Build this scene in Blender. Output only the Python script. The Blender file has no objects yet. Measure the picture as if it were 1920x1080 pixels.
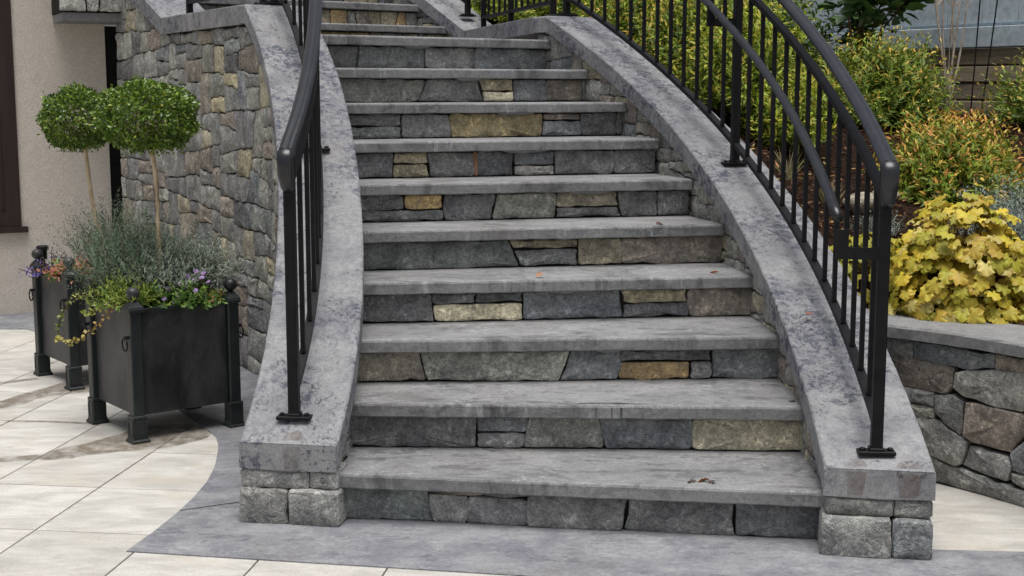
import bpy, bmesh, math, random
import numpy as np
from mathutils import Vector, Matrix

random.seed(7); RNG = np.random.default_rng(7)
SC = bpy.context.scene
COL = SC.collection
R = math.radians

# ------------------------------------------------------------------ camera, sky, sun, exposure
cam_d = bpy.data.cameras.new('camera'); cam = bpy.data.objects.new('camera', cam_d); COL.objects.link(cam)
cam.location = (0, 0, 1.34); cam.rotation_euler = (math.pi / 2 - 0.142, 0, 0)
cam_d.sensor_width = 36; cam_d.lens = 2600 / 1920 * 36; cam_d.clip_end = 500; cam_d.clip_start = 0.05
SC.camera = cam
SUN_EL, SUN_AZ = R(80), R(170)          # azimuth of the sun seen from the scene, clockwise from +Y
world = bpy.data.worlds.new('World'); SC.world = world; world.use_nodes = True
wn = world.node_tree.nodes; wl = world.node_tree.links
sky = wn.new('ShaderNodeTexSky'); sky.sky_type = 'NISHITA'; sky.sun_disc = False
sky.sun_elevation = SUN_EL; sky.sun_rotation = SUN_AZ; sky.air_density = 1.0; sky.dust_density = 5.0; sky.ozone_density = 1.0
hs = wn.new('ShaderNodeHueSaturation'); hs.inputs['Saturation'].default_value = 0.45
wl.new(sky.outputs[0], hs.inputs['Color']); wl.new(hs.outputs[0], wn['Background'].inputs[0])
wn['Background'].inputs[1].default_value = 0.052
sun_d = bpy.data.lights.new('sun', 'SUN'); sun = bpy.data.objects.new('sun', sun_d); COL.objects.link(sun)
sun_d.energy = 1.5; sun_d.angle = R(42); sun_d.color = (1, 0.98, 0.95)
sdir = Vector((math.sin(SUN_AZ) * math.cos(SUN_EL), math.cos(SUN_AZ) * math.cos(SUN_EL), math.sin(SUN_EL)))
sun.rotation_euler = (-sdir).to_track_quat('-Z', 'Y').to_euler(); sun.location = (0, -4, 12)
SC.view_settings.view_transform = 'Standard'; SC.view_settings.look = 'None'
SC.view_settings.exposure = 1.12; SC.view_settings.gamma = 1.0

# ------------------------------------------------------------------ materials
class NT:
    def __init__(s, name):
        s.m = bpy.data.materials.new(name); s.m.use_nodes = True
        s.n = s.m.node_tree.nodes; s.l = s.m.node_tree.links; s.b = s.n['Principled BSDF']
    def new(s, t, **kw):
        n = s.n.new(t)
        for k, v in kw.items(): setattr(n, k, v)
        return n
    def link(s, a, b): s.l.new(a, b)
    def val(s, sock, v):
        if hasattr(v, 'links') or isinstance(v, bpy.types.NodeSocket): s.l.new(v, sock)
        else:
            if isinstance(v, tuple) and len(v) == 3 and sock.type == 'RGBA': v = v + (1,)
            sock.default_value = v
    def coords(s, obj=True, rand=0.0):
        tc = s.new('ShaderNodeTexCoord'); o = tc.outputs['Object' if obj else 'Generated']
        if not obj: return o
        geo = s.new('ShaderNodeNewGeometry'); o = geo.outputs['Position']
        if rand:
            oi = s.new('ShaderNodeObjectInfo'); mm = s.new('ShaderNodeMath', operation='MULTIPLY'); mm.inputs[1].default_value = rand
            s.link(oi.outputs['Random'], mm.inputs[0]); cb = s.new('ShaderNodeCombineXYZ')
            for k in range(3): s.link(mm.outputs[0], cb.inputs[k])
            va = s.new('ShaderNodeVectorMath', operation='ADD'); s.link(o, va.inputs[0]); s.link(cb.outputs[0], va.inputs[1]); o = va.outputs[0]
        return o
    def scale(s, vec, sc):
        mp = s.new('ShaderNodeMapping'); s.link(vec, mp.inputs[0]); mp.inputs['Scale'].default_value = sc; return mp.outputs[0]
    def noise(s, vec, scale, detail=6, rough=0.6, dist=0.0):
        n = s.new('ShaderNodeTexNoise'); s.link(vec, n.inputs['Vector']); n.inputs['Scale'].default_value = scale
        n.inputs['Detail'].default_value = min(detail, 4.5); n.inputs['Roughness'].default_value = rough; n.inputs['Distortion'].default_value = dist
        return n.outputs['Fac']
    def ramp(s, fac, a, b, ca=(0, 0, 0), cb=(1, 1, 1)):
        r = s.new('ShaderNodeValToRGB'); s.link(fac, r.inputs[0])
        r.color_ramp.elements[0].position = a; r.color_ramp.elements[1].position = b
        r.color_ramp.elements[0].color = ca + (1,); r.color_ramp.elements[1].color = cb + (1,); return r.outputs[0]
    def mix(s, fac, a, b, mode='MIX'):
        m = s.new('ShaderNodeMix', data_type='RGBA', blend_type=mode)
        s.val(m.inputs[0], fac); s.val(m.inputs[6], a); s.val(m.inputs[7], b); return m.outputs[2]
    def bump(s, h, strength, dist):
        b = s.new('ShaderNodeBump'); s.link(h, b.inputs['Height']); b.inputs['Strength'].default_value = strength; b.inputs['Distance'].default_value = dist
        s.link(b.outputs[0], s.b.inputs['Normal']); return b
    def mathn(s, op, a, b):
        m = s.new('ShaderNodeMath', operation=op); s.val(m.inputs[0], a); s.val(m.inputs[1], b); return m.outputs[0]
    def base(s, c, rough=0.8, spec=0.3, metal=0.0):
        s.val(s.b.inputs['Base Color'], c); s.val(s.b.inputs['Roughness'], rough)
        s.b.inputs['Specular IOR Level'].default_value = spec; s.b.inputs['Metallic'].default_value = metal; return s.m

def m_stone():
    t = NT('stone'); v = t.coords(rand=37.0)
    oi = t.new('ShaderNodeObjectInfo')
    n1 = t.noise(v, 9, 5, .6, .6); n2 = t.noise(v, 70, 4, .7); n3 = t.noise(v, 24, 6, .65, 1.2); n4 = t.noise(v, 260, 2, .6)
    c = t.mix(t.ramp(n1, .38, .64), (1.5, 1.51, 1.55), (2.95, 2.95, 2.9)); c = t.mix(1.0, oi.outputs['Color'], c, 'MULTIPLY')
    c = t.mix(t.mathn('MULTIPLY', t.ramp(n3, .55, .68), .4), c, (.42, .41, .38))
    c = t.mix(t.mathn('MULTIPLY', t.ramp(n3, .40, .26), .4), c, (.07, .068, .07))
    c = t.mix(1.0, c, t.ramp(n2, .34, .66, (.68, .68, .68), (1.34, 1.34, 1.32)), 'MULTIPLY')
    c = t.mix(1.0, c, t.ramp(n4, .35, .65, (.74, .74, .74), (1.28, 1.28, 1.28)), 'MULTIPLY')
    hgt = t.mathn('ADD', t.mathn('MULTIPLY', n3, 1.6), t.mathn('MULTIPLY', n2, .5)); hgt = t.mathn('ADD', hgt, t.mathn('MULTIPLY', n4, .12))
    t.bump(hgt, .75, .012)
    return t.base(c, .82, .25)
def m_slab(name, base, light, dark, speck, streak=(1, 1, 1), lilac=None, warm=None, speckamt=.5, drip=None, blotch=None, rand=0.0):
    t = NT(name); v = t.coords(rand=rand); vs = t.scale(v, streak)
    n1 = t.noise(vs, 3.2, 6, .62, .5); n2 = t.noise(vs, 14, 6, .7, .4); n3 = t.noise(v, 55, 5, .75); n4 = t.noise(v, 6.3, 4, .6, .3); n5 = t.noise(v, 300, 2, .5)
    c = t.mix(t.ramp(n1, .40, .60), base, light)
    c = t.mix(t.mathn('MULTIPLY', t.ramp(n2, .50, .64), .75), c, dark)
    c = t.mix(t.mathn('MULTIPLY', t.ramp(n2, .46, .34), .6), c, light)
    if lilac: c = t.mix(t.mathn('MULTIPLY', t.ramp(n4, .46, .62), .6), c, lilac)
    if warm: c = t.mix(t.mathn('MULTIPLY', t.ramp(t.noise(v, 2.1, 4, .6), .55, .75), .55), c, warm)
    if drip:                                   # chalky run marks and worn patches
        nd = t.noise(t.scale(v, (1, 1, .12)), 34, 5, .7, .2); nm = t.noise(v, 4.1, 4, .65)
        c = t.mix(t.mathn('MULTIPLY', t.mathn('MULTIPLY', t.ramp(nd, .54, .66), t.ramp(nm, .50, .60)), .7), c, drip)
        c = t.mix(t.mathn('MULTIPLY', t.ramp(t.noise(t.scale(v, (.8, 1.6, .5)), 4.2, 6, .72, .8), .53, .64), .62), c, dark)
        c = t.mix(t.mathn('MULTIPLY', t.mathn('MULTIPLY', t.ramp(t.noise(t.scale(v, (1, 1, .1)), 21, 4, .6, .1), .55, .62), t.ramp(t.noise(v, 2.3, 3, .6), .53, .6)), .5), c, (.055, .05, .05))
    if blotch:                                 # weathered blue-grey mottling in clouds
        nb = t.noise(v, 30, 7, .82, .7); nc = t.noise(v, 2.7, 5, .7, 1.0)
        c = t.mix(t.mathn('MULTIPLY', t.mathn('MULTIPLY', t.ramp(nb, .47, .56), t.ramp(nc, .44, .56)), .92), c, blotch)
    sp = t.mathn('MULTIPLY', t.ramp(n3, .52, .60), t.ramp(t.noise(v, 5.5, 4, .6, .5), .48, .58))
    c = t.mix(t.mathn('MULTIPLY', sp, speckamt), c, speck)
    c = t.mix(1.0, c, t.ramp(n5, .25, .75, (.72, .72, .72), (1.28, 1.28, 1.28)), 'MULTIPLY')
    c = t.mix(1.0, c, t.ramp(n3, .34, .66, (.80, .80, .81), (1.2, 1.2, 1.19)), 'MULTIPLY')
    t.bump(t.mathn('ADD', t.mathn('MULTIPLY', n2, .8), t.mathn('MULTIPLY', n3, .35)), .35, .006)
    return t.base(c, .75, .3)
def m_plain(name, c1, c2, scale=8, rough=.7, spec=.3, bump=.2, bd=.004, streak=(1, 1, 1), metal=0.0, rand=0.0, varcol=None):
    t = NT(name); v = t.coords(rand=rand); vs = t.scale(v, streak)
    n1 = t.noise(vs, scale, 6, .6, .4); n2 = t.noise(vs, scale * 9, 4, .65)
    c = t.mix(t.ramp(n1, .36, .64), c1, c2); c = t.mix(1.0, c, t.ramp(n2, .32, .68, (.8, .8, .8), (1.2, 1.2, 1.2)), 'MULTIPLY')
    if rand:
        oi = t.new('ShaderNodeObjectInfo'); c = t.mix(1.0, c, t.ramp(oi.outputs['Random'], 0, 1, (.9, .9, .9), (1.08, 1.08, 1.08)), 'MULTIPLY')
    if bump: t.bump(t.mathn('ADD', n2, n1), bump, bd)
    return t.base(c, rough, spec, metal)
def m_leaf(name, rough=.5, trans=.25, spec=.35):
    t = NT(name); a = t.new('ShaderNodeAttribute', attribute_name='Col'); oi = t.new('ShaderNodeObjectInfo')
    c = t.mix(1.0, a.outputs['Color'], oi.outputs['Color'], 'MULTIPLY')
    t.base(c, rough, spec); tr = t.new('ShaderNodeBsdfTranslucent'); t.link(c, tr.inputs[0])
    mx = t.new('ShaderNodeMixShader'); mx.inputs[0].default_value = trans
    t.link(t.b.outputs[0], mx.inputs[1]); t.link(tr.outputs[0], mx.inputs[2]); t.link(mx.outputs[0], t.n['Material Output'].inputs[0])
    return t.m
def m_glass():
    t = NT('window_glass'); t.base((.012, .014, .016), .05, .6); return t.m
def m_wet(name, col, alpha, rough):
    t = NT(name); v = t.coords(); t.base(col, rough, .5)
    tr = t.new('ShaderNodeBsdfTransparent'); mx = t.new('ShaderNodeMixShader')
    t.link(t.mathn('MULTIPLY', t.ramp(t.noise(v, 14, 6, .7), .3, .6), alpha), mx.inputs[0])
    t.link(tr.outputs[0], mx.inputs[1]); t.link(t.b.outputs[0], mx.inputs[2]); t.link(mx.outputs[0], t.n['Material Output'].inputs[0]); return t.m

M = {}
M['stone'] = m_stone()
M['mortar'] = m_plain('dark_mortar', (.018, .017, .016), (.04, .038, .035), 12, .95, .1)
M['tread'] = m_slab('bluestone_tread', (.125, .126, .13), (.25, .251, .252), (.062, .06, .063), (.05, .05, .052), (.75, 1.5, 1.5), warm=(.16, .148, .138), speckamt=.4, drip=(.38, .385, .395), rand=23.0)
M['coping'] = m_slab('coping_concrete', (.21, .21, .217), (.295, .295, .30), (.125, .127, .145), (.045, .048, .06), (1, 1, 1), lilac=(.185, .187, .205), warm=(.22, .207, .192), speckamt=.85, blotch=(.06, .066, .094))
M['coping2'] = m_slab('smooth_coping', (.18, .18, .183), (.23, .23, .232), (.12, .12, .12), (.1, .1, .1), (1, 1, 1), warm=(.18, .165, .15), speckamt=.3)
M['apron'] = m_slab('apron_concrete', (.135, .139, .155), (.26, .265, .275), (.075, .077, .09), (.07, .07, .08), (1, 2.2, 1), lilac=(.13, .13, .155), warm=(.18, .168, .155), speckamt=.25)
def m_tile():
    t = NT('cream_tile'); v = t.coords(rand=11.0); vs = t.scale(v, (1, 2.4, 1)); oi = t.new('ShaderNodeObjectInfo')
    c = t.mix(t.ramp(t.noise(vs, 5, 6, .65, .6), .38, .62), (.405, .392, .362), (.535, .522, .49)); c = t.mix(t.mathn('MULTIPLY', t.ramp(t.noise(v, 3.3, 5, .6, .4), .54, .68), .5), c, (.47, .42, .35))
    c = t.mix(t.mathn('MULTIPLY', t.ramp(t.noise(vs, 28, 6, .75, 1.0), .58, .70), .45), c, (.33, .305, .27)); c = t.mix(1.0, c, t.ramp(t.noise(v, 190, 3, .6), .3, .7, (.88, .88, .88), (1.12, 1.12, 1.12)), 'MULTIPLY')
    c = t.mix(1.0, c, t.ramp(oi.outputs['Random'], 0, 1, (.92, .915, .90), (1.06, 1.06, 1.06)), 'MULTIPLY'); t.bump(t.noise(vs, 40, 6, .7), .15, .003)
    return t.base(c, t.ramp(t.noise(v, 6, 4, .6), .3, .7, (.5, .5, .5), (.75, .75, .75)), .35)
M['tile'] = m_tile()
M['ground'] = m_plain('pale_ground', (.40, .375, .33), (.52, .49, .44), 3, .8, .2)
M['pad'] = m_plain('pale_concrete', (.46, .44, .40), (.52, .50, .455), 16, .75, .25, .2, .003)
M['grout'] = m_plain('grout', (.16, .14, .115), (.22, .2, .17), 6, .9, .1)
M['iron'] = m_plain('black_iron', (.005, .005, .0065), (.009, .009, .011), 20, .5, .18, .06, .001)
M['ironcap'] = m_plain('rail_cap', (.009, .010, .013), (.016, .017, .021), 14, .3, .5, .05, .001)
M['planter'] = m_plain('patina_metal', (.007, .008, .010), (.045, .046, .048), 5, .45, .4, .15, .002, (1.6, 1.6, .7), rand=5.0)
M['planter_post'] = m_plain('green_patina_metal', (.009, .011, .013), (.016, .022, .022), 9, .45, .45, .1, .001)
M['stucco'] = m_plain('beige_stucco', (.59, .535, .47), (.62, .562, .495), 14, .9, .15, .75, .004)
M['brown'] = m_plain('dark_brown_frame', (.02, .011, .009), (.034, .019, .015), 6, .45, .4, .05, .001, (3, 3, .3))
M['glass'] = m_glass()
M['black'] = m_plain('flat_black', (.004, .004, .004), (.008, .008, .008), 6, .6, .2)
M['soil'] = m_plain('potting_soil', (.02, .014, .01), (.05, .035, .025), 40, .95, .1, .8, .01)
M['mulch'] = m_plain('bark_mulch', (.018, .010, .007), (.065, .035, .022), 45, .95, .1, 1.0, .015)
M['timber'] = m_plain('weathered_timber', (.25, .20, .145), (.40, .33, .245), 3, .85, .2, .5, .004, (1.2, 1.2, 12), rand=9.0)
M['pad'] = M['tile']
M['siding'] = m_plain('blue_grey_siding', (.44, .51, .57), (.48, .55, .61), 3, .6, .3, .1, .002)
M['bark'] = m_plain('pale_bark', (.40, .30, .19), (.60, .48, .33), 22, .85, .2, .4, .003, (2, 2, .6))
M['twig'] = m_plain('grey_twig', (.26, .20, .16), (.52, .46, .40), 18, .85, .2, .4, .002)
M['stem'] = m_plain('brown_stem', (.05, .03, .018), (.10, .065, .035), 18, .9, .1, .3, .002)
M['leaf'] = m_leaf('leaf'); M['gloss'] = m_leaf('glossy_leaf', .32, .12, .5); M['matte'] = m_leaf('matte_leaf', .75, .2, .15)
M['wet'] = m_wet('wet_stain', (.16, .12, .08), .55, .35); M['damp'] = m_wet('damp_stain', (.06, .05, .045), .8, .5)
M['rust'] = m_wet('rust_stain', (.15, .105, .075), .42, .7)

PAL = {'d': (.125, .127, .127), 'g': (.168, .168, .162), 'b': (.142, .15, .155), 'n': (.14, .152, .146), 'p': (.148, .144, .148), 'l': (.225, .222, .205),
       't': (.30, .265, .18), 'T': (.265, .24, .175), 'o': (.33, .235, .115), 'O': (.27, .215, .115), 'c': (.52, .47, .34), 'r': (.185, .16, .135),
       'R': (.20, .178, .148), 'N': (.215, .215, .185), 'u': (.26, .13, .07)}

# ------------------------------------------------------------------ object helpers
def link_mesh(name, verts, faces, mat, parent=None, smooth=False, inv=None):
    me = bpy.data.meshes.new(name); me.from_pydata([tuple(v) for v in verts], [], faces); me.materials.append(M[mat] if isinstance(mat, str) else mat)
    if smooth: me.polygons.foreach_set('use_smooth', [True] * len(me.polygons))
    me.update(); o = bpy.data.objects.new(name, me); COL.objects.link(o)
    if parent: attach(o, parent)
    return o
def attach(o, parent):
    o.parent = parent
    if parent.get('_w'): o.matrix_parent_inverse = Matrix.Translation(-Vector(parent.location))
def thing(name, label, cat, loc=(0, 0, 0), group=None, rotz=None):
    o = bpy.data.objects.new(name, None); COL.objects.link(o); o.location = loc; o.empty_display_size = .1
    if rotz is None: o['_w'] = 1             # children given in world coordinates
    else: o.rotation_euler = (0, 0, rotz)
    tag(o, label, cat, group); return o
def tag(o, label, cat, group=None):
    o['label'] = label; o['category'] = cat
    if group: o['group'] = group
    return o
def copy_tree(o, parent=None):
    c = o.copy(); COL.objects.link(c); c.parent = parent
    for ch in list(o.children): copy_tree(ch, c)
    return c
def struct(o): o['kind'] = 'structure'; return o

def box(cx, cy, cz, sx, sy, sz, bev=0.0):
    bm = bmesh.new(); bmesh.ops.create_cube(bm, size=1)
    for v in bm.verts: v.co = Vector((cx + v.co.x * sx, cy + v.co.y * sy, cz + v.co.z * sz))
    if bev: bmesh.ops.bevel(bm, geom=bm.edges[:], offset=bev, segments=1, affect='EDGES')
    return bm_data(bm)
def bm_data(bm):
    bm.verts.index_update(); d = ([tuple(v.co) for v in bm.verts], [[v.index for v in f.verts] for f in bm.faces]); bm.free(); return d
def join(*ds):
    V = []; F = []
    for v, f in ds:
        n = len(V); V += list(v); F += [[i + n for i in q] for q in f]
    return V, F
def lathe(prof, n=12, c=(0, 0, 0)):
    V = []; F = []
    for r, z in prof:
        for k in range(n):
            a = 2 * math.pi * k / n; V.append((c[0] + r * math.cos(a), c[1] + r * math.sin(a), c[2] + z))
    for j in range(len(prof) - 1):
        for k in range(n): F.append([j * n + k, j * n + (k + 1) % n, (j + 1) * n + (k + 1) % n, (j + 1) * n + k])
    F.append(list(range(n - 1, -1, -1))); F.append([(len(prof) - 1) * n + k for k in range(n)])
    return V, F
def tube(pts, rad, n=7):
    pts = [Vector(p) for p in pts]; V = []; F = []
    rads = rad if isinstance(rad, (list, tuple)) else [rad] * len(pts)
    for j, p in enumerate(pts):
        d = (pts[min(j + 1, len(pts) - 1)] - pts[max(j - 1, 0)]).normalized()
        a = d.cross(Vector((0, 0, 1))); a = a.normalized() if a.length > 1e-3 else Vector((1, 0, 0)); b = a.cross(d)
        for k in range(n):
            q = p + (a * math.cos(2 * math.pi * k / n) + b * math.sin(2 * math.pi * k / n)) * rads[j]; V.append(tuple(q))
    for j in range(len(pts) - 1):
        for k in range(n): F.append([j * n + k, j * n + (k + 1) % n, (j + 1) * n + (k + 1) % n, (j + 1) * n + k])
    F.append(list(range(n - 1, -1, -1))); F.append([(len(pts) - 1) * n + k for k in range(n)])
    return V, F
def sweep(pts, prof):
    """profile (side, up) swept along pts; sections stay plumb"""
    pts = [Vector(p) for p in pts]; V = []; F = []; m = len(prof)
    for j, p in enumerate(pts):
        d = pts[min(j + 1, len(pts) - 1)] - pts[max(j - 1, 0)]; d.z = 0; d.normalize(); s = Vector((d.y, -d.x, 0))
        for a, b in prof: V.append(tuple(p + s * a + Vector((0, 0, b))))
    for j in range(len(pts) - 1):
        for k in range(m): F.append([j * m + k, j * m + (k + 1) % m, (j + 1) * m + (k + 1) % m, (j + 1) * m + k])
    F.append(list(range(m - 1, -1, -1))); F.append([(len(pts) - 1) * m + k for k in range(m)])
    return V, F
def rect(w, h): return [(-w / 2, -h / 2), (w / 2, -h / 2), (w / 2, h / 2), (-w / 2, h / 2)]
def strip_box(A, B, w, z0, z1, side=1):
    """box along plan line A-B, width w to the right (side=1) or left"""
    A = Vector(A[:2]); B = Vector(B[:2]); d = (B - A).normalized(); n = Vector((d.y, -d.x)) * w * side
    p = [A, B, B + n, A + n]
    V = [(q.x, q.y, z0) for q in p] + [(q.x, q.y, z1) for q in p]
    return V, [[3, 2, 1, 0], [4, 5, 6, 7], [0, 1, 5, 4], [1, 2, 6, 5], [2, 3, 7, 6], [3, 0, 4, 7]]

# ------------------------------------------------------------------ stones
def area(P): return .5 * sum(P[i][0] * P[(i + 1) % len(P)][1] - P[(i + 1) % len(P)][0] * P[i][1] for i in range(len(P)))
def clip(P, nx, ny, c):
    out = []
    for i in range(len(P)):
        a, b = P[i], P[(i + 1) % len(P)]; da = nx * a[0] + ny * a[1] - c; db = nx * b[0] + ny * b[1] - c
        if da <= 0: out.append(a)
        if da * db < 0:
            t = da / (da - db); out.append((a[0] + (b[0] - a[0]) * t, a[1] + (b[1] - a[1]) * t))
    return out
def partition(P, target, rnd, aspect=1.5):
    """irregular rubble: split a convex polygon with slightly tilted cuts"""
    A = abs(area(P))
    if A < target * rnd.uniform(.75, 2.0): return [P]
    xs = [p[0] for p in P]; ys = [p[1] for p in P]; w = max(xs) - min(xs); hh = max(ys) - min(ys)
    if w > hh * aspect: ang = rnd.gauss(0, .13)
    else: ang = math.pi / 2 + rnd.gauss(0, .075)
    nx, ny = math.cos(ang), math.sin(ang)
    ds = [nx * p[0] + ny * p[1] for p in P]; c = min(ds) + (max(ds) - min(ds)) * rnd.uniform(.34, .66)
    a = clip(P, nx, ny, c); b = clip(P, -nx, -ny, -c)
    if len(a) < 3 or len(b) < 3: return [P]
    return partition(a, target, rnd, aspect) + partition(b, target, rnd, aspect)
def warp(s, z, A):
    return (s + A * (math.sin(s * 31 + 2.1 * math.sin(z * 23 + 1)) + .7 * math.sin(z * 57 + s * 13)) * .55, z + A * (math.sin(z * 37 + s * 17 + 1.3) + .7 * math.sin(s * 63 - z * 21)) * .5)
def stone(P, mapf, rnd, col, parent, wp=0.0, gap=.0045, depth=.035, proud=.0, bev=.0035, rough=.003, round_=1, name='stone'):
    """one stone from a polygon in wall coordinates (s, z); mapf(s, z, out) -> world"""
    if area(P) < 0: P = P[::-1]
    cx = sum(p[0] for p in P) / len(P); cz = sum(p[1] for p in P) / len(P)
    w = max(p[0] for p in P) - min(p[0] for p in P); hh = max(p[1] for p in P) - min(p[1] for p in P)
    if w < .018 or hh < .014 or abs(area(P)) < .0004: return None
    fx = 1 - gap / w; fz = 1 - gap / hh
    P = [(cx + (p[0] - cx) * fx, cz + (p[1] - cz) * fz) for p in P]
    Q = []
    for i in range(len(P)):                                   # cut corners, then roughen the long edges
        a, b = P[i], P[(i + 1) % len(P)]; L = math.hypot(b[0] - a[0], b[1] - a[1])
        k = min(.2, .006 * rnd.uniform(.5, 1.8) / max(L, .01)) * round_
        n = max(1, min(6, int(L / .035)))
        for j in range(n + 1):
            t = k + (1 - 2 * k) * j / n; jit = .0022 if 0 < j < n else .0008
            Q.append((a[0] + (b[0] - a[0]) * t + rnd.gauss(0, jit), a[1] + (b[1] - a[1]) * t + rnd.gauss(0, jit)))
    if wp: Q = [warp(s, z, wp) for s, z in Q]; cx, cz = warp(cx, cz, wp)
    n = len(Q); bx = min(bev / max(w / 2, .01), .4); bz = min(bev / max(hh / 2, .01), .4)
    V = []; F = []; tx = rnd.gauss(0, .022); tz = rnd.gauss(0, .022)
    def out(s, z): return proud + (s - cx) * tx + (z - cz) * tz
    for s, z in Q: V.append((s, z, -depth))
    for s, z in Q: V.append((s, z, out(s, z) - bev * .9 + rnd.gauss(0, .0012)))
    for s, z in Q:
        s2 = cx + (s - cx) * (1 - bx); z2 = cz + (z - cz) * (1 - bz); V.append((s2, z2, out(s2, z2) + rnd.gauss(0, rough * .5)))
    for s, z in Q:
        s2 = cx + (s - cx) * .5; z2 = cz + (z - cz) * .5; V.append((s2, z2, out(s2, z2) + abs(rnd.gauss(0, rough)) + .002))
    for r in range(3):
        for k in range(n): F.append([r * n + k, r * n + (k + 1) % n, (r + 1) * n + (k + 1) % n, (r + 1) * n + k])
    V.append((cx, cz, proud + .003 + rnd.gauss(0, rough)))
    for k in range(n): F.append([3 * n + k, 3 * n + (k + 1) % n, 4 * n])
    W3 = [Vector(mapf(*v)) for v in V]; c3 = Vector(mapf(cx, cz, 0))
    o = link_mesh(name, [tuple(v - c3) for v in W3], F, 'stone', parent, True); o.data.set_sharp_from_angle(angle=R(32))
    o.location = c3
    k = rnd.uniform(.82, 1.2); o.color = (col[0] * k * rnd.uniform(.985, 1.015), col[1] * k, col[2] * k * rnd.uniform(.975, 1.025), 1)
    return o
def pick(rnd, keys): return PAL[rnd.choice(keys)]
class Curve2:
    """plan polyline with arc length; map() puts wall coordinates (s, z, out) into the world, out to the right of travel * side"""
    def __init__(s, pts, side):
        s.p = np.array([p[:2] for p in pts], float); d = np.linalg.norm(np.diff(s.p, axis=0), axis=1); s.c = np.concatenate([[0], np.cumsum(d)]); s.side = side; s.L = s.c[-1]
        t = np.gradient(s.p, axis=0); t /= np.linalg.norm(t, axis=1)[:, None]; s.n = np.stack([t[:, 1], -t[:, 0]], 1) * side
    def at(s, u):
        if u < 0: a = s.p[0] + (s.p[1] - s.p[0]) / s.c[1] * u
        elif u > s.L: a = s.p[-1] + (s.p[-1] - s.p[-2]) / (s.c[-1] - s.c[-2]) * (u - s.L)
        else: a = np.array([np.interp(u, s.c, s.p[:, 0]), np.interp(u, s.c, s.p[:, 1])])
        n = np.array([np.interp(u, s.c, s.n[:, 0]), np.interp(u, s.c, s.n[:, 1])]); return a, n / np.linalg.norm(n)
    def map(s, u, z, out):
        a, n = s.at(u); q = a + n * out; return (q[0], q[1], z)
def core_strip(name, cv, zlo, zhi, out, parent, n=40, thick=.12):
    """dark backing that the stones are bedded in"""
    V = []; F = []
    for k in range(n + 1):
        u = .06 + (cv.L - .06) * k / n; a = cv.map(u, zlo(u), out); b = cv.map(u, zhi(u), out); c = cv.map(u, zhi(u), out - thick); d = cv.map(u, zlo(u), out - thick); V += [a, b, c, d]
    for k in range(n):
        for j in range(4): F.append([4 * k + j, 4 * k + (j + 1) % 4, 4 * k + 4 + (j + 1) % 4, 4 * k + 4 + j])
    F += [[3, 2, 1, 0], [4 * n, 4 * n + 1, 4 * n + 2, 4 * n + 3]]
    return link_mesh(name, V, F, 'mortar', parent)
def rubble(cv, u0, u1, zlo, zhi, target, keys, parent, seed, keep=None, **kw):
    rnd = random.Random(seed); zs = [zhi(u0 + (u1 - u0) * k / 20) for k in range(21)]; zl = [zlo(u0 + (u1 - u0) * k / 20) for k in range(21)]
    P = [(u0, min(zl)), (u1, min(zl)), (u1, max(zs)), (u0, max(zs))]
    for S in partition(P, target, rnd):
        a = min(p[0] for p in S); b = max(p[0] for p in S)
        for f, sg in ((zhi, 1), (zlo, -1)):
            za, zb = f(a), f(b); nx, ny = -(zb - za) * sg, (b - a) * sg
            S = clip(S, nx, ny, nx * a + ny * za)
            if len(S) < 3: break
        if len(S) < 3 or abs(area(S)) < .0009: continue
        if keep and not keep(S): continue
        stone(S, cv.map, rnd, pick(rnd, keys), parent, **kw)
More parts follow.
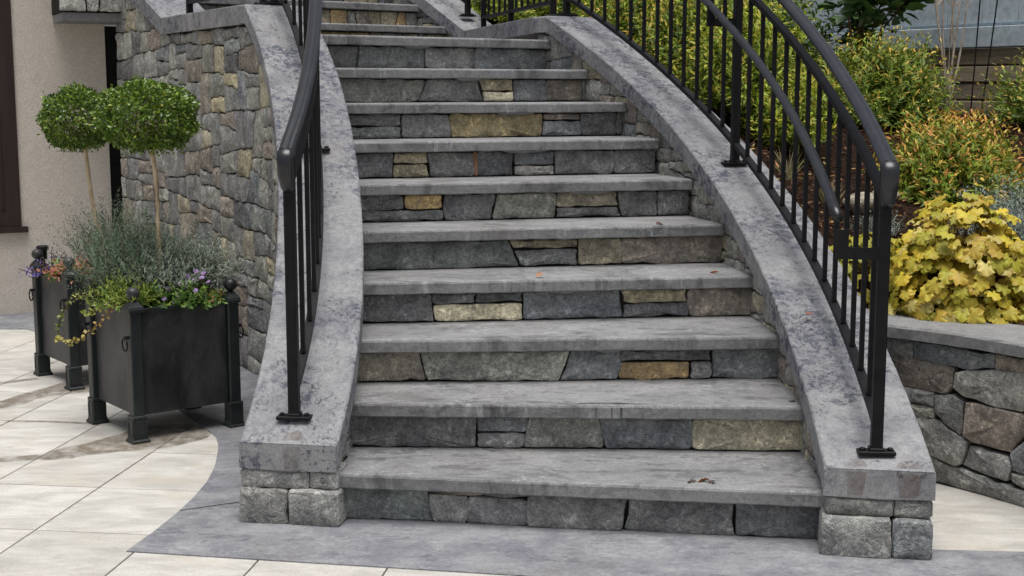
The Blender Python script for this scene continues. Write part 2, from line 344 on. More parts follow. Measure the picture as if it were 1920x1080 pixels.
RISER=[
 [(-0.05,0.291,-0.05,0.274,0,1,"n"),(0.291,0.396,0.274,0.402,0,0.86,"g"),(0.282,0.452,0.277,0.452,0.88,1,"r"),(0.396,0.587,0.402,0.588,0,0.84,"p"),(0.452,0.588,0.452,0.588,0.86,1,"g"),(0.587,0.883,0.588,0.899,0,1,"g"),(0.883,1.221,0.899,1.219,0,1,"d"),(1.221,1.509,1.219,1.509,0,1,"d")],
 [(-0.05,0.41,-0.05,0.412,0,1,"p"),(0.412,0.573,0.412,0.582,0.48,1,"b"),(0.412,0.566,0.412,0.573,0,0.46,"g"),(0.566,0.837,0.582,0.814,0,1,"l"),(0.837,1.124,0.814,1.125,0,1,"b"),(1.124,1.503,1.125,1.503,0,1,"T")],
 [(-0.05,0.233,-0.05,0.209,0,1,"R"),(0.233,0.702,0.209,0.74,0,1,"N"),(0.702,0.909,0.74,0.919,0,1,"b"),(0.916,1.243,0.919,1.238,0.6,1,"d"),(0.911,1.164,0.916,1.165,0,0.58,"o"),(1.166,1.245,1.167,1.244,0,0.58,"g"),(1.247,1.503,1.245,1.503,0,1,"b")],
 [(-0.05,0.266,-0.05,0.255,0,1,"p"),(0.26,0.416,0.257,0.424,0.62,1,"d"),(0.416,0.599,0.424,0.599,0.62,1,"d"),(0.268,0.599,0.258,0.599,0,0.6,"c"),(0.599,0.985,0.599,0.97,0,1,"b"),(0.985,1.231,0.972,1.228,0.52,1,"t"),(0.979,1.241,0.985,1.236,0,0.5,"d"),(1.241,1.488,1.232,1.488,0,1,"r")],
 [(-0.05,0.621,-0.05,0.576,0,1,"n"),(0.595,0.856,0.578,0.856,0.66,1,"t"),(0.626,0.857,0.595,0.856,0,0.63,"d"),(0.858,1.04,0.857,1.039,0,1,"T"),(1.04,1.462,1.039,1.462,0,1,"r")],
 [(-0.05,0.177,-0.05,0.178,0.42,1,"d"),(0.182,0.338,0.183,0.339,0.46,1,"o"),(-0.05,0.342,-0.05,0.343,0,0.42,"d"),(0.347,0.547,0.348,0.57,0,1,"p"),(0.547,0.825,0.57,0.833,0,1,"N"),(0.829,1.106,0.833,1.099,0.42,1,"T"),(0.83,1.119,0.829,1.106,0,0.4,"d"),(1.119,1.283,1.099,1.281,0,1,"d"),(1.283,1.43,1.281,1.43,0,1,"d")],
 [(-0.05,0.165,-0.05,0.176,0,1,"d"),(0.171,0.327,0.176,0.321,0.55,1,"t"),(0.166,0.334,0.171,0.32,0,0.53,"t"),(0.334,0.537,0.321,0.528,0,1,"g"),(0.537,0.554,0.528,0.545,0,1,"u"),(0.554,0.714,0.545,0.719,0,1,"d"),(0.719,0.904,0.719,0.904,0.42,1,"b"),(0.719,0.904,0.719,0.904,0,0.4,"l"),(0.908,1.189,0.908,1.195,0,1,"g"),(1.189,1.396,1.195,1.396,0,1,"d")],
 [(-0.05,0.259,-0.05,0.26,0.5,1,"d"),(-0.05,0.259,-0.05,0.259,0,0.48,"n"),(0.261,0.497,0.262,0.482,0,1,"g"),(0.497,0.955,0.482,0.954,0,1,"O"),(0.959,1.145,0.959,1.145,0.7,1,"r"),(0.949,1.154,0.957,1.145,0,0.68,"b"),(1.157,1.343,1.148,1.342,0,1,"d"),(1.343,1.377,1.342,1.377,0,1,"g")],
 [(-0.05,0.427,-0.05,0.475,0,1,"l"),(0.427,0.78,0.475,0.748,0,1,"g"),(0.774,0.942,0.748,0.942,0.47,1,"t"),(0.78,0.942,0.774,0.942,0,0.45,"c"),(0.942,1.13,0.942,1.129,0,1,"b"),(1.13,1.341,1.129,1.34,0,1,"R"),(1.341,1.369,1.34,1.369,0,1,"g")],
 [(-0.05,0.213,-0.05,0.227,0,1,"d"),(0.213,0.6,0.227,0.601,0,1,"n"),(0.6,0.891,0.601,0.898,0,1,"g"),(0.891,1.378,0.898,1.378,0,1,"b")],
]
RETAIN=[
 ("r",[(0.362,0.488),(0.495,0.485),(0.495,0.429),(0.374,0.424)]),
 ("b",[(0.499,0.483),(0.694,0.480),(0.699,0.416),(0.501,0.426)]),
 ("b",[(0.696,0.476),(0.795,0.480),(0.797,0.437),(0.725,0.420),(0.701,0.419)]),
 ("R",[(0.799,0.479),(0.909,0.479),(0.980,0.483),(0.982,0.442),(0.911,0.436),(0.802,0.428)]),
 ("R",[(0.397,0.421),(0.497,0.425),(0.650,0.411),(0.647,0.359),(0.625,0.320),(0.577,0.320),(0.454,0.324)]),
 ("l",[(0.697,0.411),(0.802,0.429),(0.912,0.433),(0.957,0.437),(0.963,0.338),(0.906,0.311),(0.809,0.308),(0.692,0.323),(0.653,0.347),(0.658,0.396)]),
 ("d",[(0.454,0.320),(0.582,0.315),(0.579,0.268),(0.476,0.270)]),
 ("g",[(0.587,0.307),(0.645,0.319),(0.688,0.304),(0.689,0.198),(0.680,0.190),(0.620,0.221),(0.585,0.251)]),
 ("R",[(0.703,0.302),(0.809,0.302),(0.906,0.301),(0.918,0.287),(0.906,0.225),(0.875,0.171),(0.738,0.172),(0.697,0.191)]),
 ("t",[(0.476,0.266),(0.580,0.259),(0.581,0.223),(0.506,0.220)]),
 ("r",[(0.506,0.216),(0.601,0.222),(0.710,0.167),(0.690,0.087),(0.666,0.078),(0.578,0.096),(0.519,0.150)]),
 ("g",[(0.720,0.155),(0.867,0.148),(0.878,0.124),(0.867,0.070),(0.783,0.072),(0.699,0.085)]),
 ("b",[(0.876,0.167),(0.925,0.211),(1.011,0.248),(1.019,0.132),(0.931,0.106),(0.887,0.113)]),
 ("l",[(0.882,0.099),(0.931,0.102),(1.020,0.124),(1.024,0.066),(0.934,0.060),(0.886,0.072)]),
 ("g",[(0.568,0.093),(0.666,0.074),(0.783,0.063),(0.934,0.051),(1.024,0.058),(1.029,-0.008),(0.938,-0.004),(0.876,-0.002),(0.601,0.010)]),
]
# ------------------------------------------------------------------ stair geometry (metres; camera stands at the origin looking along +Y)
RISE, OVER, TT = .16, .037, .047
SL = [(-0.54, 4.181), (-0.53, 4.465), (-0.531, 4.735), (-0.547, 5.03), (-0.572, 5.33), (-0.609, 5.62), (-0.664, 5.92), (-0.727, 6.19), (-0.806, 6.43), (-0.906, 6.65)]
SR = [(0.924, 3.974), (0.942, 4.405), (0.94, 4.815), (0.899, 5.22), (0.836, 5.59), (0.75, 5.955), (0.641, 6.325), (0.524, 6.69), (0.376, 7.06), (0.2, 7.42)]
CP = {'LO': ([-7e-05, 0.001787, -0.021244, 0.07126, -0.894529], [-0.001539, 0.02149, 0.17922, 4.031381]),
      'LI': ([-6.8e-05, 0.001643, -0.02036, 0.070182, -0.58526], [-0.001184, 0.015702, 0.228444, 3.942959]),
      'RI': ([-8e-06, 4.5e-05, -0.012118, 0.055864, 0.865993], [0.000637, -0.014316, 0.470525, 3.518127]),
      'RO': ([2.6e-05, -0.000132, -0.01571, 0.072674, 1.162993], [0.001143, -0.022597, 0.52917, 3.421082])}
def edge(k, i): return np.array([np.polyval(CP[k][0], i), np.polyval(CP[k][1], i)])
def ztop(i): return RISE * min(i, 10) + .125
CT = .088                                      # vertical thickness of the coping
I0, I1 = .83, 10.3

# ---- ground
def poly_sheet(name, pts, z, mat, parent=None, thick=.0):
    V = [(x, y, z) for x, y in pts]; n = len(V)
    if not thick: return link_mesh(name, V, [list(range(n))], mat, parent)
    V += [(x, y, z - thick) for x, y in pts]
    F = [list(range(n))] + [[k + n, (k + 1) % n + n, (k + 1) % n, k] for k in range(n)]
    return link_mesh(name, V, F, mat, parent)
struct(poly_sheet('ground', [(-60, -60), (60, -60), (60, 60), (-60, 60)], -.03, 'ground'))
patio = struct(poly_sheet('patio', [(-4.6, 1.6), (2.4, 1.6), (2.4, 5.2), (-.2, 5.2), (-.2, 8.4), (-4.6, 8.4)], -.012, 'grout'))
ta = R(82.5); TU = np.array([math.cos(ta), math.sin(ta)]); TV = np.array([math.sin(ta), -math.cos(ta)])   # TU away from the camera, TV to the right
TW, TH, TG = .383, .463, .0055
t0 = np.array([-1.39, 4.7]); v0 = np.array([-1.5, 4.59])
tile_me = {}
def band_side(x, y):                            # True where the dark apron or the stair covers the tiles
    bx = np.interp(y, [3.9, 4.27, 4.63, 5.02, 5.26, 5.44, 5.75, 6.3, 7.0, 7.5], [-1.13, -1.07, -1.05, -1.096, -1.153, -1.264, -1.42, -1.75, -2.12, -2.45])
    return x > bx and y > 3.9 - .179 * (x + 1.13)
for a in range(-9, 10):
    for b in range(-7, 9):
        c = t0 + TV * (a + .5) * TW; 
        c = c + TU * ((np.dot(v0 - c, TU)) + (b + .5) * TH)
        cs = [c + TU * sx * TH / 2 + TV * sy * TW / 2 for sx, sy in ((-1, -1), (-1, 1), (1, 1), (1, -1))]
        if all(band_side(*q) for q in cs) or c[0] < -4.3 or c[0] > 1.7 or c[1] < 2.2 or c[1] > 8.1: continue
        if c[0] > -1.0 and c[1] > 4.1: continue
        hw, hh = (TW - TG) / 2, (TH - TG) / 2
        if 'm' not in tile_me:
            e = .0015; V = []
            for z, k in ((-.012, 0), (-.0012, 0), (0, e)):
                for sx, sy in ((-1, -1), (-1, 1), (1, 1), (1, -1)):
                    q = TU * sx * (hh - k) + TV * sy * (hw - k); V.append((q[0], q[1], z))
            F = [[8, 11, 10, 9]] + [[r * 4 + k, r * 4 + 4 + k, r * 4 + 4 + (k + 1) % 4, r * 4 + (k + 1) % 4] for r in (0, 1) for k in range(4)]
            o = link_mesh('tile', V, F, 'tile'); tile_me['m'] = o.data
        else:
            o = bpy.data.objects.new('tile', tile_me['m']); COL.objects.link(o)
        attach(o, patio); o.location = (c[0], c[1], random.uniform(-.0006, .0006))
arc = [(-1.129, 3.91), (-1.095, 4.09), (-1.07, 4.271), (-1.055, 4.45), (-1.051, 4.634), (-1.065, 4.83), (-1.096, 5.024), (-1.12, 5.15), (-1.153, 5.264), (-1.222, 5.392), (-1.30, 5.52), (-1.42, 5.75), (-1.75, 6.3), (-2.12, 7.0), (-2.45, 7.45), (-2.75, 7.72), (-3.2, 7.7), (-4.6, 7.05), (-4.6, 8.4), (-2.3, 8.7), (-.2, 8.4), (0, 5.2), (1.15, 3.95)]
apron = struct(poly_sheet('apron', arc + [(1.20, 3.925), (2.4, 3.83), (2.4, 3.28)], .004, 'apron', None, .01))
struct(poly_sheet('concrete_pad', [(1.0, 3.94), (2.4, 3.82), (2.4, 5.2), (.9, 5.2)], .0005, 'pad'))
# control joints in the apron are thin saw cuts
for A, B in (((-1.065, 4.30), (-.84, 4.42)),):
    d = Vector((B[0] - A[0], B[1] - A[1])); n = Vector((d.y, -d.x)).normalized() * .0022
    poly_sheet('saw_cut', [(A[0] + n.x, A[1] + n.y), (B[0] + n.x, B[1] + n.y), (B[0] - n.x, B[1] - n.y), (A[0] - n.x, A[1] - n.y)], .0055, 'mortar', apron)
# wet run-off under the planters
def wet(pts, z=.0028, mat='wet', name='wet_patch'):
    cx = sum(p[0] for p in pts) / len(pts); cy = sum(p[1] for p in pts) / len(pts); Q = []
    for i in range(len(pts)):
        a, b = pts[i], pts[(i + 1) % len(pts)]
        for t in (.15, .5, .85): Q.append((a[0] + (b[0] - a[0]) * t + random.gauss(0, .006), a[1] + (b[1] - a[1]) * t + random.gauss(0, .006)))
    return poly_sheet(name, Q, z, mat, patio)
wet([(-1.50, 5.03), (-1.30, 5.10), (-1.16, 5.28), (-1.28, 5.50), (-1.50, 5.42), (-1.60, 5.20), (-1.78, 4.98), (-1.92, 4.95), (-1.90, 4.90), (-1.64, 4.93)])
wet([(-2.02, 6.02), (-1.80, 6.10), (-1.75, 6.5), (-2.05, 6.35), (-2.2, 5.95), (-2.35, 5.62), (-2.30, 5.58), (-2.12, 5.80)])
wet([(-1.7, 5.47), (-1.66, 5.49), (-2.05, 5.54), (-2.4, 5.57), (-2.4, 5.56), (-2.05, 5.525)])
wet([(-2.25, 6.40), (-2.2, 6.36), (-2.5, 6.1), (-2.8, 5.8), (-2.82, 5.83), (-2.52, 6.15)])

# ---- the staircase
stair = thing('stone_staircase', 'curved grey stone staircase with slab treads and rubble risers between two broad copings', 'staircase', (.2, 4.2, 0))
def frame(L, Rr):
    L = np.array(L); Rr = np.array(Rr); d = Rr - L; w = np.linalg.norm(d); d = d / w; return L, d, np.array([-d[1], d[0]]), w
def tread(L, Rr, z, back_l, back_r, seed, extl=.05, extr=.025, tt=TT):
    """slab with a rounded, slightly uneven nosing; back edge from back_l to back_r"""
    L, d, n, w = frame(L, Rr); rnd = random.Random(seed); N = 34; V = []; F = []
    for k in range(N + 1):
        u = -extl + (w + extl + extr) * k / N; f = k / N; j = rnd.gauss(0, .0011) + .0015 * math.sin(f * 9 + seed); jz = rnd.gauss(0, .0007)
        p = L + d * u; b = np.array(back_l) * (1 - f) + np.array(back_r) * f
        for q, zz in ((b, z - tt), (p + n * (.004 + j), z - tt + jz), (p + n * (.0 + j), z - tt + .004 + jz), (p + n * (.0 + j), z - .009 + jz), (p + n * (.003 + j), z - .003), (p + n * (.010 + j), z + .0002), (b, z)):
            V.append((q[0], q[1], zz))
    m = 7
    for k in range(N):
        for q in range(m): F.append([k * m + q, k * m + (q + 1) % m, (k + 1) * m + (q + 1) % m, (k + 1) * m + q])
    F += [list(range(m - 1, -1, -1)), [N * m + q for q in range(m)]]
    return link_mesh('tread', V, F, 'tread', stair)
def riser_core(L, Rr, z0, z1, extl=.06, extr=.03):
    L, d, n, w = frame(L, Rr); a = L + n * (OVER + .02) - d * extl; b = L + n * (OVER + .02) + d * (w + extr)
    v, f = strip_box(a, b, .12, z0, z1, -1); return link_mesh('riser', v, f, 'mortar', stair)
for i in range(1, 11):
    L, Rr = SL[i - 1], SR[i - 1]
    if i < 10: nl, nr = SL[i], SR[i]
    else: nl, nr = (-1.62, 8.05), (-.32, 9.5)
    fl = frame(nl, nr); back_l = fl[0] + fl[2] * .09 - fl[1] * .05; back_r = fl[0] + fl[2] * .09 + fl[1] * (fl[3] + .02)
    tread(L, Rr, i * RISE, back_l, back_r, i)
    rc = riser_core(L, Rr, (i - 1) * RISE - .01, i * RISE - TT - .001)
    l0, d, n, w = frame(L, Rr); zb = (i - 1) * RISE + .003; hh = RISE - TT - .005; rnd = random.Random(i * 31)
    def mp(s, z, out, l0=l0, d=d, n=n): q = l0 + n * (OVER - out) + d * s; return (q[0], q[1], z)
    for (b0, b1, t0_, t1_, va, vb, ck) in RISER[i - 1]:
        wob = lambda: rnd.gauss(0, .0025)
        P = [(b0, zb + hh * va), ((b0 + b1) / 2, zb + hh * va + wob()), (b1, zb + hh * va), ((b1 + t1_) / 2 + wob() * 1.6, zb + hh * (va + vb) / 2), (t1_, zb + hh * vb), ((t0_ + t1_) / 2, zb + hh * vb), (t0_, zb + hh * vb), ((b0 + t0_) / 2 + wob() * 1.6, zb + hh * (va + vb) / 2)]
        stone(P, mp, rnd, PAL[ck], rc, gap=.0045, depth=.03, proud=rnd.uniform(-.006, .005), bev=.003, rough=.0022)

# copings that follow the flight
def coping(ki, ko, name, label):
    V = []; F = []; N = 64; rnd = random.Random(5)
    m = 10
    for k in range(N + 1):
        i = I0 + (I1 - I0) * k / N; a = edge(ki, i); b = edge(ko, i); z = ztop(i); u = (b - a) / np.linalg.norm(b - a); c = .007
        th = CT if k else CT
        for q, zz in ((a, z - th + .004), (a, z - c), (a + u * c * .4, z - c * .4), (a + u * c, z), (a * .5 + b * .5, z + .001), (b - u * c, z), (b - u * c * .4, z - c * .4), (b, z - c), (b, z - th + .004), (a * .5 + b * .5, z - th)):
            V.append((q[0] + rnd.gauss(0, .0006), q[1] + rnd.gauss(0, .0006), zz + rnd.gauss(0, .0005)))
    for k in range(N):
        for q in range(m): F.append([k * m + q, k * m + (q + 1) % m, (k + 1) * m + (q + 1) % m, (k + 1) * m + q])
    F += [list(range(m - 1, -1, -1)), [N * m + q for q in range(m)]]
    bm = bmesh.new(); vs = [bm.verts.new(v) for v in V]
    for f in F: bm.faces.new([vs[q] for q in f])
    bmesh.ops.recalc_face_normals(bm, faces=bm.faces[:])
    fe = [e for e in bm.edges if all(v.index < 0 or True for v in e.verts)]
    bm.verts.index_update(); ends = [e for e in bm.edges if e.verts[0].index < m and e.verts[1].index < m]
    v, f = bm_data(bm); o = link_mesh('coping', v, f, 'coping', stair, False); o['label'] = label; return o
coping('LI', 'LO', 'coping', 'left coping with mottled dark patches')
coping('RI', 'RO', 'coping', 'right coping with dark lichen specks')
# landing copings and the flight above
ULd = np.array([-.6, .8]); ULe = np.array([-.8, -.6]); UR0 = np.array([-.317, 9.3]); LO10 = edge('LO', I1); LO11 = np.array([-1.9, 7.64]); LI11 = np.array([-1.65, 7.83])
def slab(pts, z, th, mat='coping'):
    n = len(pts); V = [tuple(p) + (zz,) for zz in (z - th, z - .004) for p in pts]
    c = sum(np.array(p) for p in pts) / n; V += [tuple(np.array(p) + (c - np.array(p)) / np.linalg.norm(c - np.array(p)) * .006) + (z,) for p in pts]
    F = [[2 * n + k for k in range(n)]] + [[r * n + k, r * n + (k + 1) % n, (r + 1) * n + (k + 1) % n, (r + 1) * n + k] for r in (0, 1) for k in range(n)] + [[k for k in range(n)][::-1]]
    return link_mesh('coping', V, F, mat, stair)
ri, ro = edge('RI', I1), edge('RO', I1); dr = UR0 - ri; dr /= np.linalg.norm(dr); nr = np.array([dr[1], -dr[0]])
ZL = ztop(10)
slab([ri + dr * .001, ro + dr * .001, UR0 + nr * .31, UR0], ZL + .001, CT)
slab([LO10 + np.array([0, .001]), LO11, LI11, edge('LI', I1)], ZL + .001, CT)
def ramp(A, d, length, side, z0, slope):
    e = np.array([d[1], -d[0]]) * side * .31; N = 12; pts = []
    prof = [(0, -CT), (0, 0), (.31, 0), (.31, -CT)]; V = []; F = []
    for k in range(N + 1):
        s = length * k / N; z = z0 + slope * s; p = A + d * s
        for a, b in prof: q = p + e * (a / .31); V.append((q[0], q[1], z + b))
    for k in range(N):
        for q in range(4): F.append([4 * k + q, 4 * k + (q + 1) % 4, 4 * k + 4 + (q + 1) % 4, 4 * k + 4 + q])
    F += [[3, 2, 1, 0], [4 * N + q for q in range(4)]]
    return link_mesh('coping', V, F, 'coping', stair)
ramp(UR0 + ULd * .002, ULd, 2.4, 1, ZL, .485); ramp(LO11 + ULd * .002, ULd, 2.4, 1, ZL, .485)
for k, (kk, s) in enumerate(zip('nglbdr', (.22, .55, .88, 1.21))):
    rr = UR0 + ULd * (s + .0); ll = rr + ULe * 1.95; z = (11 + k) * RISE
    fb = ULd * .45
    tread(ll, rr, z, ll + fb + ULe * .05, rr + fb - ULe * .02, 40 + k)
    rc = riser_core(ll, rr, z - RISE - .01, z - TT - .001); cv = Curve2([ll + ULd * OVER, rr + ULd * OVER], 1)
    rubble(cv, -.02, cv.L + .02, lambda u: z - RISE + .003, lambda u: z - TT - .003, .014, 'gldbtorno', rc, 70 + k, gap=.006, depth=.03, bev=.006)
# side walls bedded with stones
def cheek(kc, off, side, i_a, i_b, lowf, target, keys, seed, label, n=60, **kw):
    I = np.linspace(i_a, i_b, n); pts = []
    for i in I:
        a = edge(kc, i); o = edge({'LI': 'LO', 'LO': 'LI', 'RI': 'RO', 'RO': 'RI'}[kc], i); u = (o - a) / np.linalg.norm(o - a); pts.append(a + u * off)
    cv = Curve2(pts, side); zi = lambda u: ztop(np.interp(u, cv.c, I)) - CT - .003; zl = lambda u: lowf(np.interp(u, cv.c, I))
    w = core_strip('side_wall', cv, zl, lambda u: zi(u) - .004, -.026, stair); w['label'] = label
    rubble(cv, 0.0, cv.L, zl, zi, target, keys, w, seed, **kw)
    return cv
low = lambda i: max(0, RISE * i - .36)
cheek('RI', .022, -1, I0 + .03, I1, low, .0115, 'glRgNTlbrl', 3, 'inner side wall of the right coping', gap=.004, depth=.03, proud=-.002, bev=.005, wp=.006)
cheek('LI', .022, 1, I0 + .03, 6.5, low, .013, 'ggdblp', 4, 'inner side wall of the left coping', gap=.005, depth=.03, proud=-.002, wp=.006)
# outer face of the left wall: flight, landing and the flight above in one sweep
I = np.linspace(I0 + .03, I1, 60); op = []
for i in I:
    a = edge('LO', i); b = edge('LI', i); op.append(a + (b - a) / np.linalg.norm(b - a) * .022)
nl = len(op); ins = np.array([.8, .6]) * .022
op += [LO10 * (1 - t) + LO11 * t + ins for t in (.25, .5, .75, 1)] + [LO11 + ULd * s + ins for s in (.25, .5, .72)]
cvl = Curve2(op, -1); uI = cvl.c[:nl]; uL = cvl.c[nl + 3]
def zt_l(u):
    if u <= uI[-1]: return ztop(np.interp(u, uI, I)) - CT - .003
    if u <= uL: return ZL - CT - .003
    return ZL - CT - .003 + .485 * (u - uL)
w = core_strip('side_wall', cvl, lambda u: 0, lambda u: zt_l(u) - .004, -.03, stair, 80); w['label'] = 'outer rubble face of the left wall beside the planters'
rubble(cvl, 0, cvl.L, lambda u: 0.0, zt_l, .0235, 'gggggllllpbbNNnRrTRglrgdTtp', w, 12, gap=.0055, depth=.035, bev=.005, rough=.0028, proud=.004, wp=.009)
# outer right wall is only seen edge-on
I2 = np.linspace(I0 + .03, I1, 40); rp = []
for i in I2:
    a = edge('RO', i); b = edge('RI', i); rp.append(a + (b - a) / np.linalg.norm(b - a) * .03)
cvr = Curve2(rp, 1); zr = lambda u: ztop(np.interp(u, cvr.c, I2)) - CT - .003
w = core_strip('side_wall', cvr, lambda u: 0, lambda u: zr(u) - .004, -.026, stair); w['label'] = 'outer face of the right wall'
rubble(cvr, 0, .9, lambda u: 0.0, zr, .02, 'ggblrd', w, 21, gap=.008, depth=.03)
# stone cheek under the right coping of the upper flight
cu = Curve2([UR0 + np.array([.8, .6]) * .02, UR0 + np.array([.8, .6]) * .02 + ULd * 1.6], -1)
w = core_strip('side_wall', cu, lambda u: 1.6, lambda u: ZL - CT - .006 + .485 * u, -.026, stair, 10)
rubble(cu, 0, 1.6, lambda u: 1.6, lambda u: ZL - CT - .003 + .485 * u, .012, 'glRNTg', w, 9, depth=.03)
# dabs of mortar squeezed out under some nosings
for i, u0, u1 in ((9, .62, .76), (8, .72, .90), (7, .66, .86), (6, .88, 1.06), (4, .68, .80), (10, .47, .62), (3, .83, .92)):
    l0, d, n, w_ = frame(SL[i - 1], SR[i - 1]); V = []; F = []; rnd = random.Random(i); N = 9
    for k in range(N + 1):
        f = k / N; q = l0 + d * (u0 + (u1 - u0) * f); dz = .004 + .011 * math.sin(math.pi * f) ** .5 * rnd.uniform(.6, 1.1); zt = i * RISE - TT + .001
        for o_, z in ((.006, zt), (.010, zt - dz * .7), (.03, zt - dz)): V.append((q[0] + n[0] * o_, q[1] + n[1] * o_, z))
    for k in range(N):
        for j in range(2): F.append([3 * k + j, 3 * k + j + 1, 3 * k + 4 + j, 3 * k + 3 + j])
    link_mesh('mortar_dab', V, F, 'coping2', stair, True)
# stub pillars under the lower coping ends: big squared blocks
def pillar(kl, kr, rows, seed):
    rnd = random.Random(seed); a = edge(kl, I0); b = edge(kr, I0); d = (b - a) / np.linalg.norm(b - a); n = np.array([d[1], -d[0]]); w = np.linalg.norm(b - a)
    core = strip_box(a + d * .03 - n * .03, b - d * .03 - n * .03, .2, .0, ztop(I0) - CT - .004, -1)
    p = link_mesh('pillar', core[0], core[1], 'mortar', stair)
    def mp(s, z, out): q = a + d * s + n * (out - .012); return (q[0], q[1], z)
    for s0, s1, z0, z1, ck, pr, dp in rows:
        P = [(s0 * w, z0), (s1 * w, z0), (s1 * w - .001, z1), (s0 * w + .001, z1 + abs(rnd.gauss(0, .001)))]
        stone(P, mp, rnd, PAL[ck], p, gap=.002, depth=dp, proud=pr, bev=.005, rough=.0022)
zp = ztop(I0) - CT + .003
pillar('LO', 'LI', [(.0, .50, .0, .112, 'g', .022, .13), (.505, 1.03, .0, .114, 'g', .026, .13), (.0, .712, .114, zp, 'g', .006, .12), (.712, 1.0, .114, zp, 'g', .004, .12)], 2)
pillar('RI', 'RO', [(-.02, .62, .0, .118, 'g', .040, .13), (.625, .99, .0, .116, 'b', .036, .13), (.02, .64, .118, zp, 'g', .008, .12), (.64, .99, .116, zp, 'g', .004, .12)], 6)
# stains with a shape of their own
def stain_sheet(pts3, mat, parent=stair): return link_mesh('stain', pts3, [list(range(len(pts3)))], mat, parent)
l2, d2, n2, w2 = frame(SL[1], SR[1])
def on2(u, v, z): q = l2 + d2 * u + n2 * v; return (q[0], q[1], z)
rnd = random.Random(8)
stain_sheet([on2(.735 + .235 * t, .011 + .001 * rnd.random(), .3212) for t in np.linspace(0, 1, 9)] + [on2(.735 + .235 * t, .012 + .022 * math.sin(math.pi * t) ** .6 + .003 * rnd.random(), .3212) for t in np.linspace(1, 0, 12)], 'damp')
for u, ww in ((.805, .0035), (.857, .003), (.888, .004)):
    stain_sheet([on2(u - ww, -.0035, .313), on2(u - ww * .7, -.0035, .275), on2(u + ww * .7, -.0035, .275), on2(u + ww, -.0035, .313)], 'damp')
for kk, spots in (('R', ((1.0, .09, .05, .035), (1.0, .24, .06, .035))), ('L', ((1.0, .17, .05, .04),))):
    for _, s, rw, rd in spots:
        a = edge(kk + ('I' if kk == 'R' else 'O'), I0); b = edge(kk + ('O' if kk == 'R' else 'I'), I0); d = (b - a) / np.linalg.norm(b - a); n = np.array([d[1], -d[0]])
        c0 = edge(kk + 'I', I0); c1 = edge(kk + 'I', I0 + .3); sl = .3 * RISE / np.linalg.norm(c1 - c0)
        top = []
        for t in np.linspace(0, math.pi, 12):
            q = a + d * (s + rw * .62 * math.cos(t)) - n * (.010 + rd * math.sin(t)); top.append((q[0], q[1], ztop(I0) + .003 + sl * (.010 + rd * math.sin(t))))
        stain_sheet(top, 'rust')
        fr = [a + d * (s - rw * .6), a + d * (s + rw * .6), a + d * (s + rw * .4), a + d * (s - rw * .45)]; zz = (ztop(I0) - .008, ztop(I0) - .008, ztop(I0) - CT + .012, ztop(I0) - CT + .008)
        stain_sheet([(q[0] + n[0] * .003, q[1] + n[1] * .003, z) for q, z in zip(fr, zz)], 'rust')

# ---- low retaining wall on the right
WP = [(0.95, 4.93), (1.15, 4.86), (1.30, 4.76), (1.442, 4.634), (1.556, 4.507), (1.662, 4.356), (1.75, 4.18), (1.82, 3.98), (1.88, 3.7), (1.92, 3.3), (1.95, 2.6)]
rw = thing('retaining_wall', 'low curved rubble retaining wall with grey slab coping below the yellow plant', 'wall', (1.55, 4.5, 0))
cvw = Curve2(WP, 1)
core = core_strip('wall_core', cvw, lambda u: -.01, lambda u: .49, -.028, rw, 40, .2)
rnd = random.Random(17)
for ck, P in RETAIN: stone(P, cvw.map, rnd, PAL[{'R': 'r', 'r': 'g', 't': 'N'}.get(ck, ck)], core, gap=-.004, depth=.035, proud=rnd.uniform(-.004, .006), bev=.004, rough=.003, round_=.5)
rubble(cvw, 1.02, 2.7, lambda u: 0.0, lambda u: .488, .021, 'gggblgrd', core, 33, gap=.005, depth=.035, bev=.005, rough=.003, wp=.008)
rnd = random.Random(34)
for S in partition([(0, 0), (.585, 0), (.372, .488), (0, .488)], .02, rnd): stone(S, cvw.map, rnd, pick(rnd, 'ggbpl'), core, gap=.004, depth=.035, bev=.005)
V = []; F = []
for k in range(61):
    u = cvw.L * k / 60
    for o_, z in ((.035, .494), (.035, .530), (.029, .538), (-.27, .540), (-.27, .494)): V.append(cvw.map(u, z + random.gauss(0, .0006), o_ + random.gauss(0, .0012)))
for k in range(60):
    for q in range(5): F.append([5 * k + q, 5 * k + (q + 1) % 5, 5 * k + 5 + (q + 1) % 5, 5 * k + 5 + q])
F += [[4, 3, 2, 1, 0], [300 + q for q in range(5)]]
link_mesh('coping', V, F, 'coping2', rw)
# ------------------------------------------------------------------ railings
def center(side, i):
    a, b = ('RI', 'RO') if side == 'R' else ('LI', 'LO'); p = (edge(a, i) + edge(b, i)) / 2; return np.array([p[0], p[1], ztop(i)])
CAPP = [(-.020, -.013), (.020, -.013), (.0235, -.005), (.0235, .004), (.0175, .011), (.0095, .0145), (.0035, .012), (-.0035, .012), (-.0095, .0145), (-.0175, .011), (-.0235, .004), (-.0235, -.005)]
base_me = {}
def base_plate(root, p, yaw):
    z = p[2] + .003
    pl = link_mesh('base_plate', *box(0, 0, .006, .108, .046, .012, .002), 'iron', root); pl.location = (p[0], p[1], z); pl.rotation_euler = (0, 0, yaw)
    for s in (-1, 1):
        b = link_mesh('bolt', *lathe([(.009, 0), (.009, .005), (.006, .008)], 6, (s * .040, 0, .0122)), 'iron'); b.parent = pl
    link_mesh('collar', *box(0, 0, .016, .042, .040, .010, .002), 'iron').parent = pl
